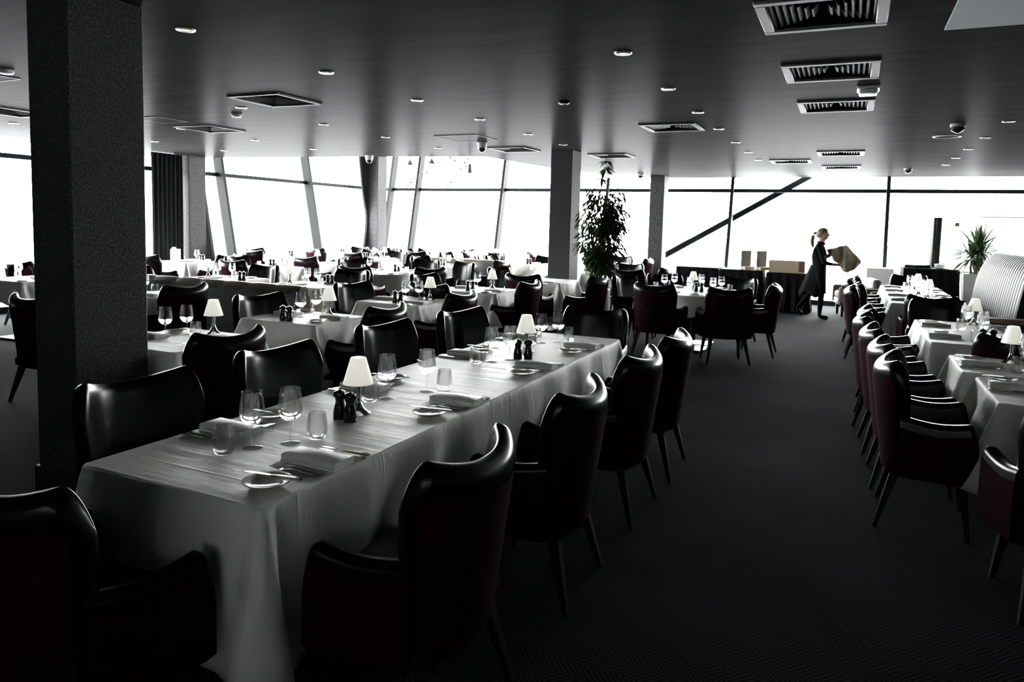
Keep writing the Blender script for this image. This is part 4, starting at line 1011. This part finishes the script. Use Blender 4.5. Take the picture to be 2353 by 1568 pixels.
# khaki cloth held in both hands
nu, nv = 40, 26; rows = []
for j in range(nv + 1):
    v = j / nv; rw = []
    for i in range(nu + 1):
        u = i / nu
        A = Vector((-.02, 0, .02)); B = Vector((.30, 0, .12)); Cc = Vector((.55, 0, -.16)); Dd = Vector((.33, 0, -.40)); Ee = Vector((.02, 0, -.05))
        top = A.lerp(B, u * 1.6) if u < .625 else B.lerp(Cc, (u - .625) / .375)
        bot = Ee.lerp(Dd, u * 1.4) if u < .714 else Dd.lerp(Cc + Vector((.0, 0, -.04)), (u - .714) / .286)
        p = top.lerp(bot, v); fold = .065 * math.sin(u * 15 + v * 2.6) + .025 * math.sin(u * 31 - v * 3)
        rw.append((p.x, fold * (.35 + .65 * v) + .02 * math.sin(v * 6), p.z + .018 * math.sin(u * 20) * v))
    rows.append(rw)
f = MB(); f.loops(rows, closed=False, cap=False); o = f.obj('folded_cloth', M['khaki'])
o.location = (px + .13, py - .08, 1.245); md = o.modifiers.new('layers', 'SOLIDIFY'); md.thickness = .018; md.offset = 0
tag(o, 'crumpled khaki cloth held out by the person in black', 'cloth')

# ------------------------------------------------------------------ hazy city outside
def tower(x, y, w, d, z0, z1, label):
    r = tag(empty('distant_tower', (x, y, 0)), label, 'building')
    MB().box((0, 0, (z0 + z1) / 2), (w, d, z1 - z0)).obj('facade', M['city'], r, smooth=False)
    MB().box((0, 0, z1 + .5), (w * .5, d * .5, 1.)).obj('roof_plant', M['city'], r, smooth=False)
tower(21, 120, 9, 9, -40, 6.2, 'hazy pale tower seen through the far window behind the yucca'); tower(10, 135, 12, 10, -40, -.5, 'hazy low building outside the far window right of the waitress'); tower(-27, 140, 14, 10, -40, -1.5, 'hazy low building outside the window with the diagonal steel')

# ------------------------------------------------------------------ light, world, camera
w = bpy.data.worlds.new('overcast'); scn.world = w; w.use_nodes = True
nt = w.node_tree; bg = nt.nodes['Background']
tc = N(nt, 'ShaderNodeTexCoord'); sp = N(nt, 'ShaderNodeSeparateXYZ'); nt.links.new(tc.outputs['Generated'], sp.inputs[0])
rp = N(nt, 'ShaderNodeValToRGB'); e = rp.color_ramp.elements
e[0].position = .40; e[0].color = (.42, .43, .44, 1); e[1].position = .53; e[1].color = (1, 1, 1, 1)
nt.links.new(mathn(nt, 'ADD', mathn(nt, 'MULTIPLY', sp.outputs[2], .5), .5), rp.inputs[0]); nt.links.new(rp.outputs[0], bg.inputs[0])
bg.inputs[1].default_value = 7.0

cam = bpy.data.cameras.new('camera'); co = bpy.data.objects.new('camera', cam); C.objects.link(co)
co.matrix_world = Matrix(((.90605, -.05719, .41929, 0), (.42243, .06384, -.90415, 0), (.02494, .99632, .08200, 1.6), (0, 0, 0, 1)))
cam.sensor_fit = 'HORIZONTAL'; cam.sensor_width = 36.; cam.lens = 1656. * 36 / 2353
cam.shift_y = -(784 - 650) / 2353; cam.clip_start = .05; cam.clip_end = 500
scn.camera = co
vs = scn.view_settings; vs.view_transform = 'Standard'; vs.look = 'None'; vs.exposure = 3.1; vs.gamma = 1.; vs.use_curve_mapping = False
cy = scn.cycles; cy.max_bounces = 10; cy.diffuse_bounces = 4; cy.glossy_bounces = 4; cy.transmission_bounces = 8; cy.transparent_max_bounces = 40
cy.caustics_reflective = False; cy.caustics_refractive = False; cy.use_denoising = True; cy.sample_clamp_indirect = 4.
